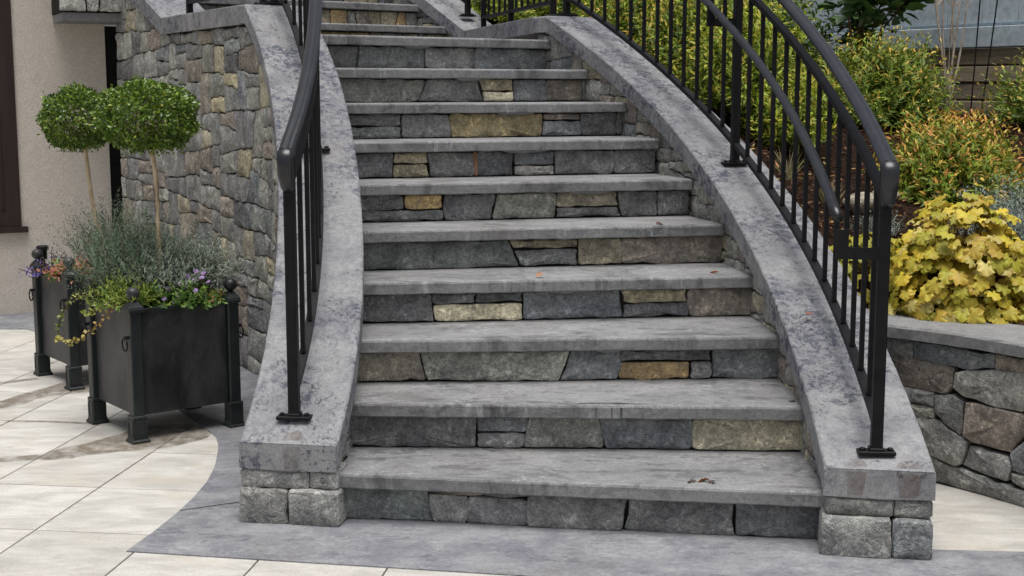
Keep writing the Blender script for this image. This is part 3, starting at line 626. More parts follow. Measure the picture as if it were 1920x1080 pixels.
def railing(name, label, pts, posts, breaks, group=None, cap=True, end=None, pr=.033, spacing=.142):
    """pts: 3D centre line on the coping; posts: arc lengths; balusters are spread between posts"""
    root = thing(name, label, 'railing', tuple(pts[0]), group)
    P = np.array(pts); d = np.linalg.norm(np.diff(P[:, :2], axis=0), axis=1); c = np.concatenate([[0], np.cumsum(d)])
    def at(s): return np.array([np.interp(s, c, P[:, k]) for k in range(3)])
    def yaw(s): a, b = at(max(s - .05, 0)), at(min(s + .05, c[-1])); return math.atan2(b[1] - a[1], b[0] - a[0])
    S = np.linspace(posts[0], posts[-1], 50)
    def path(dz, s0=None): return [tuple(at(s) + np.array([0, 0, dz])) for s in S]
    link_mesh('bottom_rail', *sweep(path(.092), rect(.027, .020)), 'iron', root)
    link_mesh('under_rail', *sweep(path(.748), rect(.027, .022)), 'iron', root)
    if cap:
        cp = path(.862); a, b = Vector(cp[0]), Vector(cp[3]); d0 = (a - b); d0.normalize()
        hd = Vector((d0.x, d0.y, 0)).normalized()
        pre = [a + d0 * .045, a + d0 * .02]
        link_mesh('handrail', *sweep([tuple(q) for q in pre] + cp, CAPP), 'ironcap', root, False)
        # the cap turns down into a tapering end piece
        e0 = a + d0 * .045; V = []; F = []; s = Vector((hd.y, -hd.x, 0)); up = Vector((0, 0, 1))
        secs = [(e0 - hd * .022 + up * .0, .0, .0245, .0145), (e0 + hd * .006 - up * .004, .35, .0245, .016), (e0 + hd * .012 - up * .024, .95, .024, .016), (e0 + hd * .006 - up * .070, 1.4, .0225, .0145), (e0 - hd * .008 - up * .108, 1.5, .018, .012), (e0 - hd * .02 - up * .120, 1.5, .013, .008)]
        for p, ang, hw, hh in secs:
            n_ = (up * math.cos(ang) + hd * math.sin(ang))
            for x, y in ((-1, -.6), (-.75, -1), (.75, -1), (1, -.6), (1, .5), (.6, .9), (0, 1), (-.6, .9), (-1, .5)): V.append(tuple(p + s * x * hw + n_ * y * hh))
        for j in range(len(secs) - 1):
            for k in range(9): F.append([j * 9 + k, j * 9 + (k + 1) % 9, (j + 1) * 9 + (k + 1) % 9, (j + 1) * 9 + k])
        F += [list(range(8, -1, -1)), [45 + k for k in range(9)]]
        link_mesh('end_scroll', V, F, 'ironcap', root, True)
    bar = None
    for a, b in zip(posts[:-1], posts[1:]):
        n = max(int(round((b - a) / spacing)), 2)
        for k in range(1, n):
            q = at(a + (b - a) * k / n); z0 = q[2] + .1035; z1 = q[2] + .736
            o = link_mesh('baluster', *box(0, 0, (z1 - z0) / 2, .0145, .0145, z1 - z0), 'iron', root) if bar is None else bpy.data.objects.new('baluster', bar)
            if bar is None: bar = o.data
            else: COL.objects.link(o); attach(o, root)
            o.location = (q[0], q[1], z0); o.rotation_euler = (0, 0, yaw(a + (b - a) * k / n))
    for s in posts:
        q = at(s); y = yaw(s); o = link_mesh('post', *box(0, 0, .43, pr, pr, .832, .003), 'iron', root); o.location = (q[0], q[1], q[2] + .004); o.rotation_euler = (0, 0, y)
        base_plate(root, q, y + math.pi / 2)
    return root, at, c
def arc_i(side, i):
    I = np.linspace(.9, i, 80); P = np.array([center(side, k)[:2] for k in I]); return np.linalg.norm(np.diff(P, axis=0), axis=1).sum() if i > .9 else 0
rpts = [center('R', i) for i in np.linspace(.9, 10.15, 70)]; lpts = [center('L', i) for i in np.linspace(.9, 10.15, 70)]
rr, rat, rc_ = railing('iron_railing', 'black iron railing with inner grab rail on the right coping', rpts, [arc_i('R', .985), arc_i('R', 5.62), arc_i('R', 10.1)], None, 'black iron railings of the staircase')
lr, lat, lc_ = railing('iron_railing', 'black iron railing standing on the mottled left coping', lpts, [arc_i('L', 1.18), arc_i('L', 6.05), arc_i('L', 10.1)], None, 'black iron railings of the staircase')
# grab rail inside the right railing, held by flat brackets on the posts
def inner(i, off, dz):
    a, b = edge('RI', i), edge('RO', i); u = (a - b) / np.linalg.norm(a - b); p = center('R', i); return (p[0] + u[0] * off, p[1] + u[1] * off, p[2] + dz)
link_mesh('grab_rail', *tube([inner(i, .118, .655) for i in np.linspace(1.17, 10.0, 60)], .0155, 12), 'ironcap', rr, True)
for i in (.985, 5.62):
    a = Vector(inner(i, .020, .592)); b = Vector(inner(i, .135, .592)); br = link_mesh('bracket', *strip_box((a.x, a.y - .006), (b.x, b.y - .006), .012, a.z - .017, a.z + .017), 'iron', rr)
    j = i + .10; t = Vector(inner(j, .118, .60)); t2 = Vector(inner(j, .118, .65)); link_mesh('bracket', *box((b.x * .85 + a.x * .15), b.y, b.z + .042, .034, .013, .052), 'iron', rr)
# landing and upper flight railings
e1 = np.append(ri * .5 + ro * .5 + dr * .12, ZL); e2 = np.append(UR0 + nr * .155 + dr * .1, ZL); mid = e1 * .42 + e2 * .58
L1 = float(np.linalg.norm(e2 - e1))
railing('iron_railing', 'black iron railing along the right edge of the landing', [e1, e2], [.0, L1 * .56, L1], None, 'black iron railings of the staircase')
u1 = np.append(UR0 + nr * .155 + ULd * .22, ZL + .1); u2 = u1 + np.append(ULd * 1.9, 1.9 * .485)
railing('iron_railing', 'black iron railing climbing the right coping of the upper flight', [u1, u2], [.0, 1.9], None, 'black iron railings of the staircase')
k1 = np.append((LO10 + edge('LI', I1)) / 2 + np.array([-.05, .1]), ZL); k2 = np.append((LO11 + LI11) / 2 + np.array([.0, .04]), ZL)
railing('iron_railing', 'black iron railing along the left edge of the landing', [k1, k2], [.0, float(np.linalg.norm(k2 - k1))], None, 'black iron railings of the staircase')

# ------------------------------------------------------------------ house, black strip, ledge
HO = np.array([-2.42, 8.526]); hu = np.array([-.906, -.423]); hn = np.array([.423, -.906])
house = thing('stucco_house', 'beige stucco house wall with dark brown framed window at the left edge', 'house', (HO[0], HO[1], 0))
def hbox(u0, u1, z0, z1, d0, d1):
    V = []
    for z in (z0, z1):
        for u, dd in ((u0, d0), (u1, d0), (u1, d1), (u0, d1)): q = HO + hu * u + hn * dd; V.append((q[0], q[1], z))
    return V, [[3, 2, 1, 0], [4, 5, 6, 7], [0, 1, 5, 4], [1, 2, 6, 5], [2, 3, 7, 6], [3, 0, 4, 7]]
WU0, WU1, WZ0, WZ1 = .575, 1.95, .53, 2.55
wallp = join(hbox(.045, WU0, 0, 3.6, -.25, 0), hbox(WU1, 4.5, 0, 3.6, -.25, 0), hbox(WU0, WU1, 0, WZ0, -.25, 0), hbox(WU0, WU1, WZ1, 3.6, -.25, 0))
link_mesh('wall', *wallp, 'stucco', house)
win = link_mesh('window', *join(hbox(WU0, WU0 + .085, WZ0, WZ1, -.12, .014), hbox(WU1 - .085, WU1, WZ0, WZ1, -.12, .014), hbox(WU0 + .085, WU1 - .085, WZ0, WZ0 + .085, -.12, .014), hbox(WU0 + .085, WU1 - .085, WZ1 - .085, WZ1, -.12, .014)), 'brown', house)
link_mesh('sash', *join(hbox(WU0 + .085, WU0 + .145, WZ0 + .085, WZ1 - .085, -.10, -.012), hbox(WU1 - .145, WU1 - .085, WZ0 + .085, WZ1 - .085, -.10, -.012), hbox(WU0 + .145, WU1 - .145, WZ0 + .085, WZ0 + .15, -.10, -.012), hbox(WU0 + .145, WU1 - .145, 1.5, 1.54, -.10, -.014)), 'brown', win)
link_mesh('pane', *hbox(WU0 + .145, WU1 - .145, WZ0 + .15, WZ1 - .085, -.07, -.06), 'glass', win)
link_mesh('sill', *hbox(WU0 - .035, WU1 + .03, WZ0 - .035, WZ0 - .001, -.1, .035), 'brown', win)
tag(link_mesh('corner_strip', *hbox(-.12, .042, 0, 1.72, -.2, -.012), 'black'), 'narrow black upright strip between the stucco wall and the rubble wall', 'black_strip')  # near-black box filling the upright gap between the two walls
ld = thing('stone_ledge', 'grey stone ledge with smooth soffit jutting out above the stucco wall', 'ledge', (-2.5, 8.2, 1.73))
link_mesh('soffit', *hbox(-.02, .34, 1.73, 1.775, .002, .42), 'coping2', ld)
link_mesh('fascia', *hbox(-.03, .345, 1.778, 2.6, .004, .425), 'mortar', ld)
cvf = Curve2([HO + hu * .36 + hn * .43, HO - hu * .04 + hn * .43], 1)
rubble(cvf, 0, cvf.L, lambda u: 1.78, lambda u: 2.4, .02, 'lTlcN', ld, 5, gap=.008, depth=.004, proud=.02, name='stone')

# ------------------------------------------------------------------ timber wall and siding behind the bed
TA = np.array([3.55, 6.7]); TB = np.array([1.35, 9.95]); td = (TB - TA) / np.linalg.norm(TB - TA); tn = np.array([-td[1], td[0]]); tL = float(np.linalg.norm(TB - TA))
if tn[1] > 0: tn = -tn
def tbox(u0, u1, z0, z1, d0, d1, bev=.0):
    V = []
    for z in (z0, z1):
        for u, dd in ((u0, d0), (u1, d0), (u1, d1), (u0, d1)): q = TA + td * u + tn * dd; V.append((q[0], q[1], z))
    return V, [[0, 1, 2, 3], [7, 6, 5, 4], [4, 5, 1, 0], [5, 6, 2, 1], [6, 7, 3, 2], [7, 4, 0, 3]]
def bevel(d, off):
    bm = bmesh.new(); vs = [bm.verts.new(v) for v in d[0]]
    for f in d[1]: bm.faces.new([vs[i] for i in f])
    bmesh.ops.recalc_face_normals(bm, faces=bm.faces[:]); bmesh.ops.bevel(bm, geom=bm.edges[:], offset=off, segments=1, affect='EDGES'); return bm_data(bm)
tw = thing('timber_wall', 'weathered brown wall of stacked horizontal timbers behind the orange shrub', 'wall', (2.5, 8.2, 1.0))
rnd = random.Random(4)
for r in range(6):
    z0 = 1.575 - .098 * (r + 1); cuts = [-.4, rnd.uniform(.9, 1.6), rnd.uniform(2.2, 3.0), tL + .3]
    for a, b in zip(cuts[:-1], cuts[1:]): link_mesh('timber', *bevel(tbox(a + .003, b - .003, z0 + .004, z0 + .094, -.09, rnd.uniform(-.004, .008)), .006), 'timber', tw)
link_mesh('backing', *tbox(-.4, tL + .3, .9, 1.57, -.16, -.06), 'mortar', tw)
sd = thing('sided_building', 'blue grey building with vertical board siding above the timber wall', 'building', (2.5, 8.4, 1.58))
link_mesh('trim_board', *bevel(tbox(-.6, tL + .5, 1.578, 1.695, -.12, .03), .004), 'siding', sd)
link_mesh('wall', *tbox(-.6, tL + .5, 1.70, 3.6, -.3, -.010), 'siding', sd)
u = -.58
while u < tL + .4:
    link_mesh('board', *bevel(tbox(u, u + .2375, 1.712, 3.58, -.03, .0), .003), 'siding', sd); u += .24
# ------------------------------------------------------------------ planting bed
BC = np.array([(1.25, 4.83, .47), (1.15, 5.65, .80), (.93, 6.41, 1.11), (.63, 7.19, 1.44), (.4, 7.8, 1.60), (-.1, 9.3, 1.68), (-.6, 10.2, 1.9), (1.6, 4.85, .50), (1.9, 4.5, .50), (2.15, 3.6, .50), (2.0, 6.2, .82), (1.9, 7.4, 1.13), (2.6, 7.2, 1.15), (1.6, 8.0, 1.28), (1.0, 8.5, 1.48), (.8, 9.5, 1.74), (2.5, 5.2, .62), (3.2, 6, .9), (3.2, 4, .5), (1.15, 7.3, 1.18), (.2, 9.8, 1.75), (0, 11, 2.0), (2, 8.6, 1.25), (1.45, 6.3, .92), (1.5, 5.4, .62), (1.3, 9.6, 1.6)])
def bedz(x, y):
    d2 = (BC[:, 0] - x) ** 2 + (BC[:, 1] - y) ** 2 + .01; w_ = 1 / d2 ** 1.5; return float((w_ * BC[:, 2]).sum() / w_.sum())
def bedx0(y):
    return float(np.interp(y, [2.6, 3.3, 3.7, 3.98, 4.18, 4.36, 4.51, 4.63, 4.76, 4.83, 5.26, 5.645, 6.03, 6.41, 6.79, 7.19, 7.6, 7.77, 9.38, 10.5, 12], [2.06, 2.05, 2.03, 1.97, 1.9, 1.8, 1.68, 1.55, 1.35, 1.20, 1.17, 1.10, 1.0, .88, .74, .58, .41, .34, -.07, -.9, -2])) + .0
V = []; F = []; NY, NX = 90, 60
for a in range(NY + 1):
    y = 2.6 + 9.4 * a / NY; x0 = bedx0(y); x1 = 4.2
    for b in range(NX + 1):
        x = x0 + (x1 - x0) * (b / NX) ** 1.4; V.append((x, y, bedz(x, y) + .012 * math.sin(x * 31 + y * 7) * math.sin(y * 27 - x * 5)))
for a in range(NY):
    for b in range(NX): k = a * (NX + 1) + b; F.append([k, k + 1, k + NX + 2, k + NX + 1])
bed = struct(link_mesh('planting_bed', V, F, 'mulch', None, True))
# ------------------------------------------------------------------ foliage builder
OVAL = (np.array([(0, 0, 0), (.5, .27, .07), (1, 0, -.02), (.5, -.27, .07)]), np.array([(0, 2, 1), (0, 3, 2)]))
LANCE = (np.array([(0, 0, 0), (.32, .15, .05), (.7, .11, .02), (1, 0, -.08), (.7, -.11, .02), (.32, -.15, .05), (.45, 0, -.01)]), np.array([(0, 6, 1), (1, 6, 2), (2, 6, 3), (3, 6, 4), (4, 6, 5), (5, 6, 0)]))
NEEDLE = (np.array([(0, .09, 0), (0, -.09, 0), (.6, .085, .02), (.6, -.085, .02), (1, 0, 0)]), np.array([(0, 1, 3), (0, 3, 2), (2, 3, 4)]))
def unit(v): return v / np.maximum(np.linalg.norm(v, axis=-1, keepdims=True), 1e-9)
def leaves(P, D, N, S, tmpl, C, extra=None):
    """arrays of leaf base points, axes, normals, sizes and colours -> (verts, tris, colours)"""
    T, Fc = tmpl; D = unit(D); B = unit(np.cross(N, D)); N = np.cross(D, B); S = np.asarray(S).reshape(-1, 1, 1)
    V = P[:, None, :] + S * (T[None, :, 0:1] * D[:, None, :] + T[None, :, 1:2] * B[:, None, :] + T[None, :, 2:3] * N[:, None, :])
    k = len(T); n = len(P); F = (Fc[None] + (np.arange(n) * k)[:, None, None]).reshape(-1, 3); return V.reshape(-1, 3), F, np.repeat(C, k, axis=0)
def cloud_mesh(name, parts, mat, parent=None, smooth=False):
    V = np.concatenate([p[0] for p in parts]); C = np.concatenate([p[2] for p in parts]); off = np.cumsum([0] + [len(p[0]) for p in parts[:-1]]); F = np.concatenate([p[1] + o for p, o in zip(parts, off)])
    me = bpy.data.meshes.new(name); me.vertices.add(len(V)); me.vertices.foreach_set('co', V.astype(np.float32).ravel())
    me.loops.add(len(F) * 3); me.loops.foreach_set('vertex_index', F.astype(np.int32).ravel())
    me.polygons.add(len(F)); me.polygons.foreach_set('loop_start', np.arange(0, len(F) * 3, 3, dtype=np.int32)); me.polygons.foreach_set('loop_total', np.full(len(F), 3, np.int32))
    a = me.color_attributes.new('Col', 'FLOAT_COLOR', 'POINT'); a.data.foreach_set('color', np.concatenate([C, np.ones((len(C), 1))], 1).astype(np.float32).ravel())
    me.update(calc_edges=True); me.materials.append(M[mat])
    o = bpy.data.objects.new(name, me); COL.objects.link(o)
    if parent: attach(o, parent)
    return o
def colmix(rng, n, cols, jit=.18):
    c = np.array(cols)[rng.integers(0, len(cols), n)]; return c * (1 + rng.normal(0, jit, (n, 1))).clip(.4, 1.7)
def rdir(rng, n): return unit(rng.normal(0, 1, (n, 3)))

def shoots(rng, n, base, rx, rz, lean, length, per, lsize, tmpl, cols, tipcols, tipfrac, curve=.3, spread=.75, up=.0, lmin=.75):
    """mound of leafy shoots that rise from the base and arch outwards"""
    az = rng.uniform(0, 2 * math.pi, n); el = np.arccos(rng.uniform(math.cos(lean), 1, n)); out = []; stems = []
    D0 = np.stack([np.sin(el) * np.cos(az), np.sin(el) * np.sin(az), np.cos(el) + up], 1); D0 = unit(D0)
    Ln = length * rng.uniform(lmin, 1.12, n) * (1 - .22 * (el / max(lean, .01)) ** 2)
    st = base + np.stack([rng.normal(0, rx * .25, n), rng.normal(0, rx * .25, n), np.zeros(n)], 1)
    for k in range(per):
        t = (.30 + .70 * (k + rng.uniform(0, 1, n)) / per).clip(0, 1)
        hor = D0 * np.array([1, 1, 0]); pos = st + D0 * (Ln * t)[:, None] * np.array([rx, rx, rz]) + hor * (curve * Ln * t * t * rx)[:, None]
        a = rng.uniform(0, 2 * math.pi, n); side = unit(np.cross(D0, rdir(rng, n))); d = unit(D0 * (1 - spread) + side * spread + np.array([0, 0, .15])); nn = unit(D0 + rdir(rng, n) * .4 + np.array([0, 0, .5]))
        tip = t > 1 - tipfrac * rng.uniform(.3, 1.3, n); c = np.where(tip[:, None], colmix(rng, n, tipcols), colmix(rng, n, cols))
        out.append(leaves(pos, d, nn, lsize * rng.uniform(.65, 1.2, n) * np.where(tip, .85, 1), tmpl, c))
    ends = [(st[j], st[j] + D0[j] * Ln[j] * .9 * np.array([rx, rx, rz])) for j in range(0, n, 2)]
    return out, ends
def stems_mesh(name, ends, rad, mat, parent):
    V, F = join(*[tube([tuple(a), tuple((np.array(a) + np.array(b)) / 2 + RNG.normal(0, .006, 3)), tuple(b)], [rad, rad * .8, rad * .4], 4) for a, b in ends]); return link_mesh(name, V, F, mat, parent)
def shrub(name, label, cat, loc, rx, rz, n, per, lsize, cols, tips, tipfrac, seed, group=None, tmpl=LANCE, lean=1.35, mat='leaf', curve=.15, stem=True, up=.15, lmin=.75):
    rng = np.random.default_rng(seed); b = np.array(loc); t = thing(name, label, cat, loc, group)
    p, ends = shoots(rng, n, b, rx, rz, lean, 1.0, per, lsize, tmpl, cols, tips, tipfrac, curve, .66, up, lmin)
    cloud_mesh('foliage', p, mat, t)
    if stem: stems_mesh('stems', ends[:60], .003, 'stem', t)
    return t
G1, G2, G3, G4 = (.145, .215, .026), (.09, .15, .02), (.16, .24, .03), (.035, .07, .015)
LIME, LIME2 = (.32, .40, .038), (.235, .33, .03)
OR1, OR2, OR3 = (.62, .33, .07), (.58, .25, .07), (.60, .42, .08)
YE = (.45, .40, .05)
# shrubs in the bed behind the right railing
shrub('evergreen_shrub', 'orange tipped green shrub in front of the timber wall above the yellow plant', 'shrub', (1.98, 6.25, bedz(1.98, 6.25) - .02), .295, .42, 1300, 16, .036, [G1, LIME2, G1, LIME2, (.30, .33, .035)], [OR1, OR2, OR3, OR3], .11, 1, 'low shrubs in the planting bed', lean=1.5, lmin=.9, curve=.05)
shrub('evergreen_shrub', 'bronze tipped dark green shrub below the leathery bush, nearest the timber wall', 'shrub', (1.95, 7.45, bedz(1.95, 7.45) - .02), .34, .52, 1200, 15, .037, [G1, G1, G2, LIME2], [OR3, (.26, .26, .04), LIME2], .15, 2, 'low shrubs in the planting bed', lean=1.5, lmin=.86)
shrub('evergreen_shrub', 'green shrub cut off by the right edge in front of the timbers', 'shrub', (2.72, 7.1, bedz(2.72, 7.1)), .28, .38, 600, 13, .034, [G1, G2, LIME2], [OR3, (.2, .24, .04)], .15, 3, 'low shrubs in the planting bed', lean=1.5)
shrub('evergreen_shrub', 'bright lime green shrub behind the upper post of the right railing', 'shrub', (1.16, 7.0, bedz(1.16, 7.0)), .34, .64, 800, 14, .042, [LIME2, LIME, G1, G2], [LIME, YE], .25, 4, 'low shrubs in the planting bed', lean=1.45)
shrub('evergreen_shrub', 'green and gold shrub behind the balusters above the middle of the right coping', 'shrub', (1.05, 7.75, bedz(1.05, 7.75)), .38, .74, 800, 14, .044, [G1, LIME2, G2], [OR3, YE, LIME], .2, 5, 'low shrubs in the planting bed', lean=1.45)
shrub('evergreen_shrub', 'golden tipped shrub behind the railing near the corner of the landing coping', 'shrub', (.82, 8.75, bedz(.82, 8.75)), .44, .64, 800, 13, .047, [G1, LIME2, G2], [OR1, YE, LIME], .2, 6, 'low shrubs in the planting bed', lean=1.45)
shrub('evergreen_shrub', 'leafy green shrub behind the middle of the landing railing', 'shrub', (.32, 9.55, bedz(.32, 9.55)), .42, .52, 650, 13, .05, [G1, LIME2, LIME], [LIME, YE], .2, 7, 'low shrubs in the planting bed', lean=1.45)
shrub('evergreen_shrub', 'light green shrub at the far left end of the landing railing', 'shrub', (-.04, 10.15, bedz(-.04, 10.15) + .02), .33, .46, 560, 13, .05, [LIME2, G1, LIME], [LIME], .2, 8, 'low shrubs in the planting bed', lean=1.45)
shrub('evergreen_shrub', 'tall green shrub filling the gap behind the landing railing corner', 'shrub', (.72, 10.0, bedz(.72, 10.0)), .5, .75, 560, 12, .055, [G1, G2, G4], [LIME2, G1], .2, 9, 'low shrubs in the planting bed', lean=1.4)
shrub('evergreen_shrub', 'dark leafy shrub behind the lime green shrub', 'shrub', (1.5, 8.35, bedz(1.5, 8.35)), .42, .8, 560, 12, .055, [G2, G4, G1], [G1, LIME2], .15, 10, 'low shrubs in the planting bed', lean=1.4)
shrub('evergreen_shrub', 'small green shrub on the mulch between the lime shrub and the bronze tipped one', 'shrub', (1.55, 7.35, bedz(1.55, 7.35)), .20, .28, 300, 11, .036, [G1, LIME2], [LIME, OR3], .2, 11, 'low shrubs in the planting bed', lean=1.45)
shrub('evergreen_shrub', 'low lime green shrub in front of the taller lime one, against the right railing', 'shrub', (1.30, 6.72, bedz(1.30, 6.72)), .22, .36, 420, 13, .04, [LIME2, LIME, G1], [LIME, YE], .25, 12, 'low shrubs in the planting bed', lean=1.45)
# silver santolina and small green filler
def silver(loc, rx, rz, n, seed, label, cat='plant', name='silver_shrub', cols=((.19, .23, .20), (.26, .31, .27), (.14, .18, .15)), group=None, lean=1.3, lsize=.016, per=16):
    rng = np.random.default_rng(seed); t = thing(name, label, cat, loc, group); p, ends = shoots(rng, n, np.array(loc), rx, rz, lean, 1.0, per, lsize, NEEDLE, cols, [tuple(1.3 * q for q in k_) for k_ in cols], .3, .12, .7, .2)
    cloud_mesh('foliage', p, 'matte', t); stems_mesh('stems', ends[:50], .0018, 'twig', t); return t
silver((2.06, 5.62, bedz(2.06, 5.62) - .02), .32, .30, 420, 21, 'low silver grey shrub behind the yellow leaved plant', lsize=.02)
silver((1.52, 5.75, bedz(1.52, 5.75) - .02), .12, .13, 120, 22, 'small silver tuft on the mulch behind the right railing')
# yellow coral bells: every leaf is its own piece
def palm(seed, lobes=5):
    rng = np.random.default_rng(seed); V = [(0, 0, 0)]; n = lobes * 4 + 2
    for k in range(n + 1):
        a = -2.75 + 5.5 * k / n; lob = .5 + .5 * math.cos((a / 5.5) * 2 * math.pi * lobes); r = .42 + .095 * lob + rng.normal(0, .02) + .03 * (k % 2)
        r *= 1 - .18 * abs(a) / 2.75; V.append((.12 + r * math.cos(a), r * math.sin(a), .085 * math.sin(k * 1.9 + seed) - .30 * r * r + rng.normal(0, .03)))
    for k in range(n + 1): x, y, z = V[1 + k]; V.append((.06 + x * .5, y * .5, .03 + .015 * math.cos(k * 2.4)))
    F = []
    for k in range(n): F.append((0, n + 2 + k, n + 3 + k)); F.append((n + 2 + k, 1 + k, 2 + k)); F.append((n + 2 + k, 2 + k, n + 3 + k))
    return np.array(V), F, n
def heuchera(label, loc, rx, rz, n, seed, tone):
    rng = np.random.default_rng(seed); t = thing('coral_bells', label, 'plant', loc, 'yellow leaved plants along the retaining wall'); mes = []
    for k in range(7):
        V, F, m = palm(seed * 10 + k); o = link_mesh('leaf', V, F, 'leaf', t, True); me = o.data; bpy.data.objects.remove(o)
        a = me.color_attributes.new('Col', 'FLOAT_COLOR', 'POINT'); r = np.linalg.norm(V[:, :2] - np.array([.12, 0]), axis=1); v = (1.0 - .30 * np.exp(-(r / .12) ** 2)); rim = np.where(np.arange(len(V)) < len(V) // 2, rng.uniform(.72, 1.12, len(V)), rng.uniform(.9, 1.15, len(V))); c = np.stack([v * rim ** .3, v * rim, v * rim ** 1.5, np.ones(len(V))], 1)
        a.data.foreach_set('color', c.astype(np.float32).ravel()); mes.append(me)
    ends = []
    for k in range(n):
        az = rng.uniform(0, 2 * math.pi); el = math.acos(1 - 1.08 * rng.uniform(0, 1)); rad = rng.uniform(.82, 1.0) if k > n * .3 else rng.uniform(.6, .82)
        d = np.array([math.sin(el) * math.cos(az), math.sin(el) * math.sin(az), math.cos(el)]); p = np.array(loc) + d * np.array([rx, rx, rz]) * rad + np.array([0, 0, .02])
        if p[2] < .555: p[2] = .555 + rng.uniform(0, .03)
        nrm = unit(d * np.array([1, 1, .9]) + np.array([0, -.1, .45]) + rng.normal(0, .28, 3)); ax = unit(np.cross(np.cross(nrm, d * np.array([1, 1, -.6]) + rng.normal(0, .35, 3)), nrm)); by = np.cross(nrm, ax)
        s = rng.uniform(.052, .086); mt = Matrix(((ax[0], by[0], nrm[0]), (ax[1], by[1], nrm[1]), (ax[2], by[2], nrm[2]))).to_4x4()
        o = bpy.data.objects.new('leaf', mes[k % 7]); COL.objects.link(o); attach(o, t); o.matrix_basis = Matrix.Translation(p) @ mt @ Matrix.Scale(s, 4)
        c = tone[rng.integers(0, len(tone))]; j = rng.uniform(.75, 1.2); o.color = (c[0] * j, c[1] * j, c[2] * j, 1)
        if k % 2 == 0: ends.append((np.array(loc) + rng.normal(0, .02, 3) * np.array([1, 1, 0]), p))
    stems_mesh('stems', ends, .002, 'stem', t); return t
YT = [(.58, .45, .045), (.52, .42, .045), (.62, .49, .07), (.42, .39, .045), (.52, .37, .05), (.40, .37, .04), (.56, .46, .05), (.62, .52, .16), (.52, .43, .04)]
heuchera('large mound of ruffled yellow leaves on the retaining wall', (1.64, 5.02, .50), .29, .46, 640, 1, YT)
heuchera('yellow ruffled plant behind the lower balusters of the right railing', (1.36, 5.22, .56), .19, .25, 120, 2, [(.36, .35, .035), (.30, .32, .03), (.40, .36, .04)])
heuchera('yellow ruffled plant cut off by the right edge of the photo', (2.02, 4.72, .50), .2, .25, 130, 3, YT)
# leathery bush, bare stems and stakes before the siding
def laurel(label, loc, n, seed, rx, rz):
    rng = np.random.default_rng(seed); t = thing('leathery_bush', label, 'bush', loc); V = LANCE[0] * np.array([1, 1.9, 1]); mes = []
    o = link_mesh('leaf', V, [tuple(f) for f in LANCE[1]], 'gloss', t, True); me = o.data; bpy.data.objects.remove(o)
    a = me.color_attributes.new('Col', 'FLOAT_COLOR', 'POINT'); a.data.foreach_set('color', [1.0] * 4 * len(V)); br = []
    for b in range(9):
        az = rng.uniform(0, 6.28); e = np.array([math.cos(az) * rx * rng.uniform(.3, .9), math.sin(az) * rx * .8, rz * rng.uniform(.55, 1)]); p0 = np.array(loc); p1 = p0 + e * np.array([.35, .35, .6]); p2 = p0 + e; br.append((p0, p1, p2))
        for k in range(n // 9):
            f = rng.uniform(.36, 1.02); p = (p1 * (1 - (f - .35) / .65) + p2 * (f - .35) / .65) + rng.normal(0, .035, 3); az2 = rng.uniform(0, 6.28); ax = unit(np.array([math.cos(az2), math.sin(az2), rng.uniform(-.55, .35)])); nr_ = unit(np.array([0, 0, 1]) + rng.normal(0, .4, 3)); by = unit(np.cross(nr_, ax)); nr_ = np.cross(ax, by)
            o = bpy.data.objects.new('leaf', me); COL.objects.link(o); attach(o, t); o.matrix_basis = Matrix.Translation(p) @ Matrix(((ax[0], by[0], nr_[0]), (ax[1], by[1], nr_[1]), (ax[2], by[2], nr_[2]))).to_4x4() @ Matrix.Scale(rng.uniform(.09, .135), 4)
            j = rng.uniform(.6, 1.4); o.color = (.075 * j, .135 * j, .045 * j, 1)
    link_mesh('branches', *join(*[tube([tuple(q) for q in b], [.009, .006, .003], 5) for b in br]), 'stem', t)
laurel('dark bush with broad leathery leaves in front of the blue grey siding', (1.98, 8.0, bedz(1.98, 8.0)), 440, 31, .55, .95)
tw_ = thing('bare_shrub', 'bare shrub of slender pale stems rising before the siding', 'shrub', (2.36, 7.55, bedz(2.36, 7.55))); b0 = np.array([2.36, 7.55, bedz(2.36, 7.55) - .02]); rng = np.random.default_rng(5)
for k, (dx, dy) in enumerate(((-.13, .02), (-.07, .06), (-.01, -.03), (.05, .04), (.10, -.02), (.02, .1), (-.16, -.05))):
    pts = [b0 + np.array([dx * f ** .8 + .012 * math.sin(f * 9 + k), dy * f, 1.3 * f]) for f in np.linspace(0, 1, 9)]; st = link_mesh('stem', *tube([tuple(p) for p in pts], [.0065 * (1 - .6 * f) for f in np.linspace(0, 1, 9)], 6), 'twig', tw_, True)
    for f in (4, 6): link_mesh('twig', *tube([tuple(pts[f]), tuple(pts[f] + np.array([.05 * (-1) ** k, .01, .06])), tuple(pts[f] + np.array([.06 * (-1) ** k, .0, .16]))], [.003, .0025, .0015], 5), 'twig', st)
for k, (x0, x1) in enumerate(((2.44, 2.48), (2.49, 2.60))):
    z = bedz(x0, 7.45); tag(link_mesh('garden_stake', *tube([(x0, 7.45, z - .05), ((x0 + x1) / 2, 7.44, z + .55), (x1, 7.43, z + 1.2)], .0042, 6), 'black'), ['thin upright dark stake among the bare pale stems', 'thin dark stake leaning farthest right beside the bare stems'][k], 'stake', 'garden stakes')
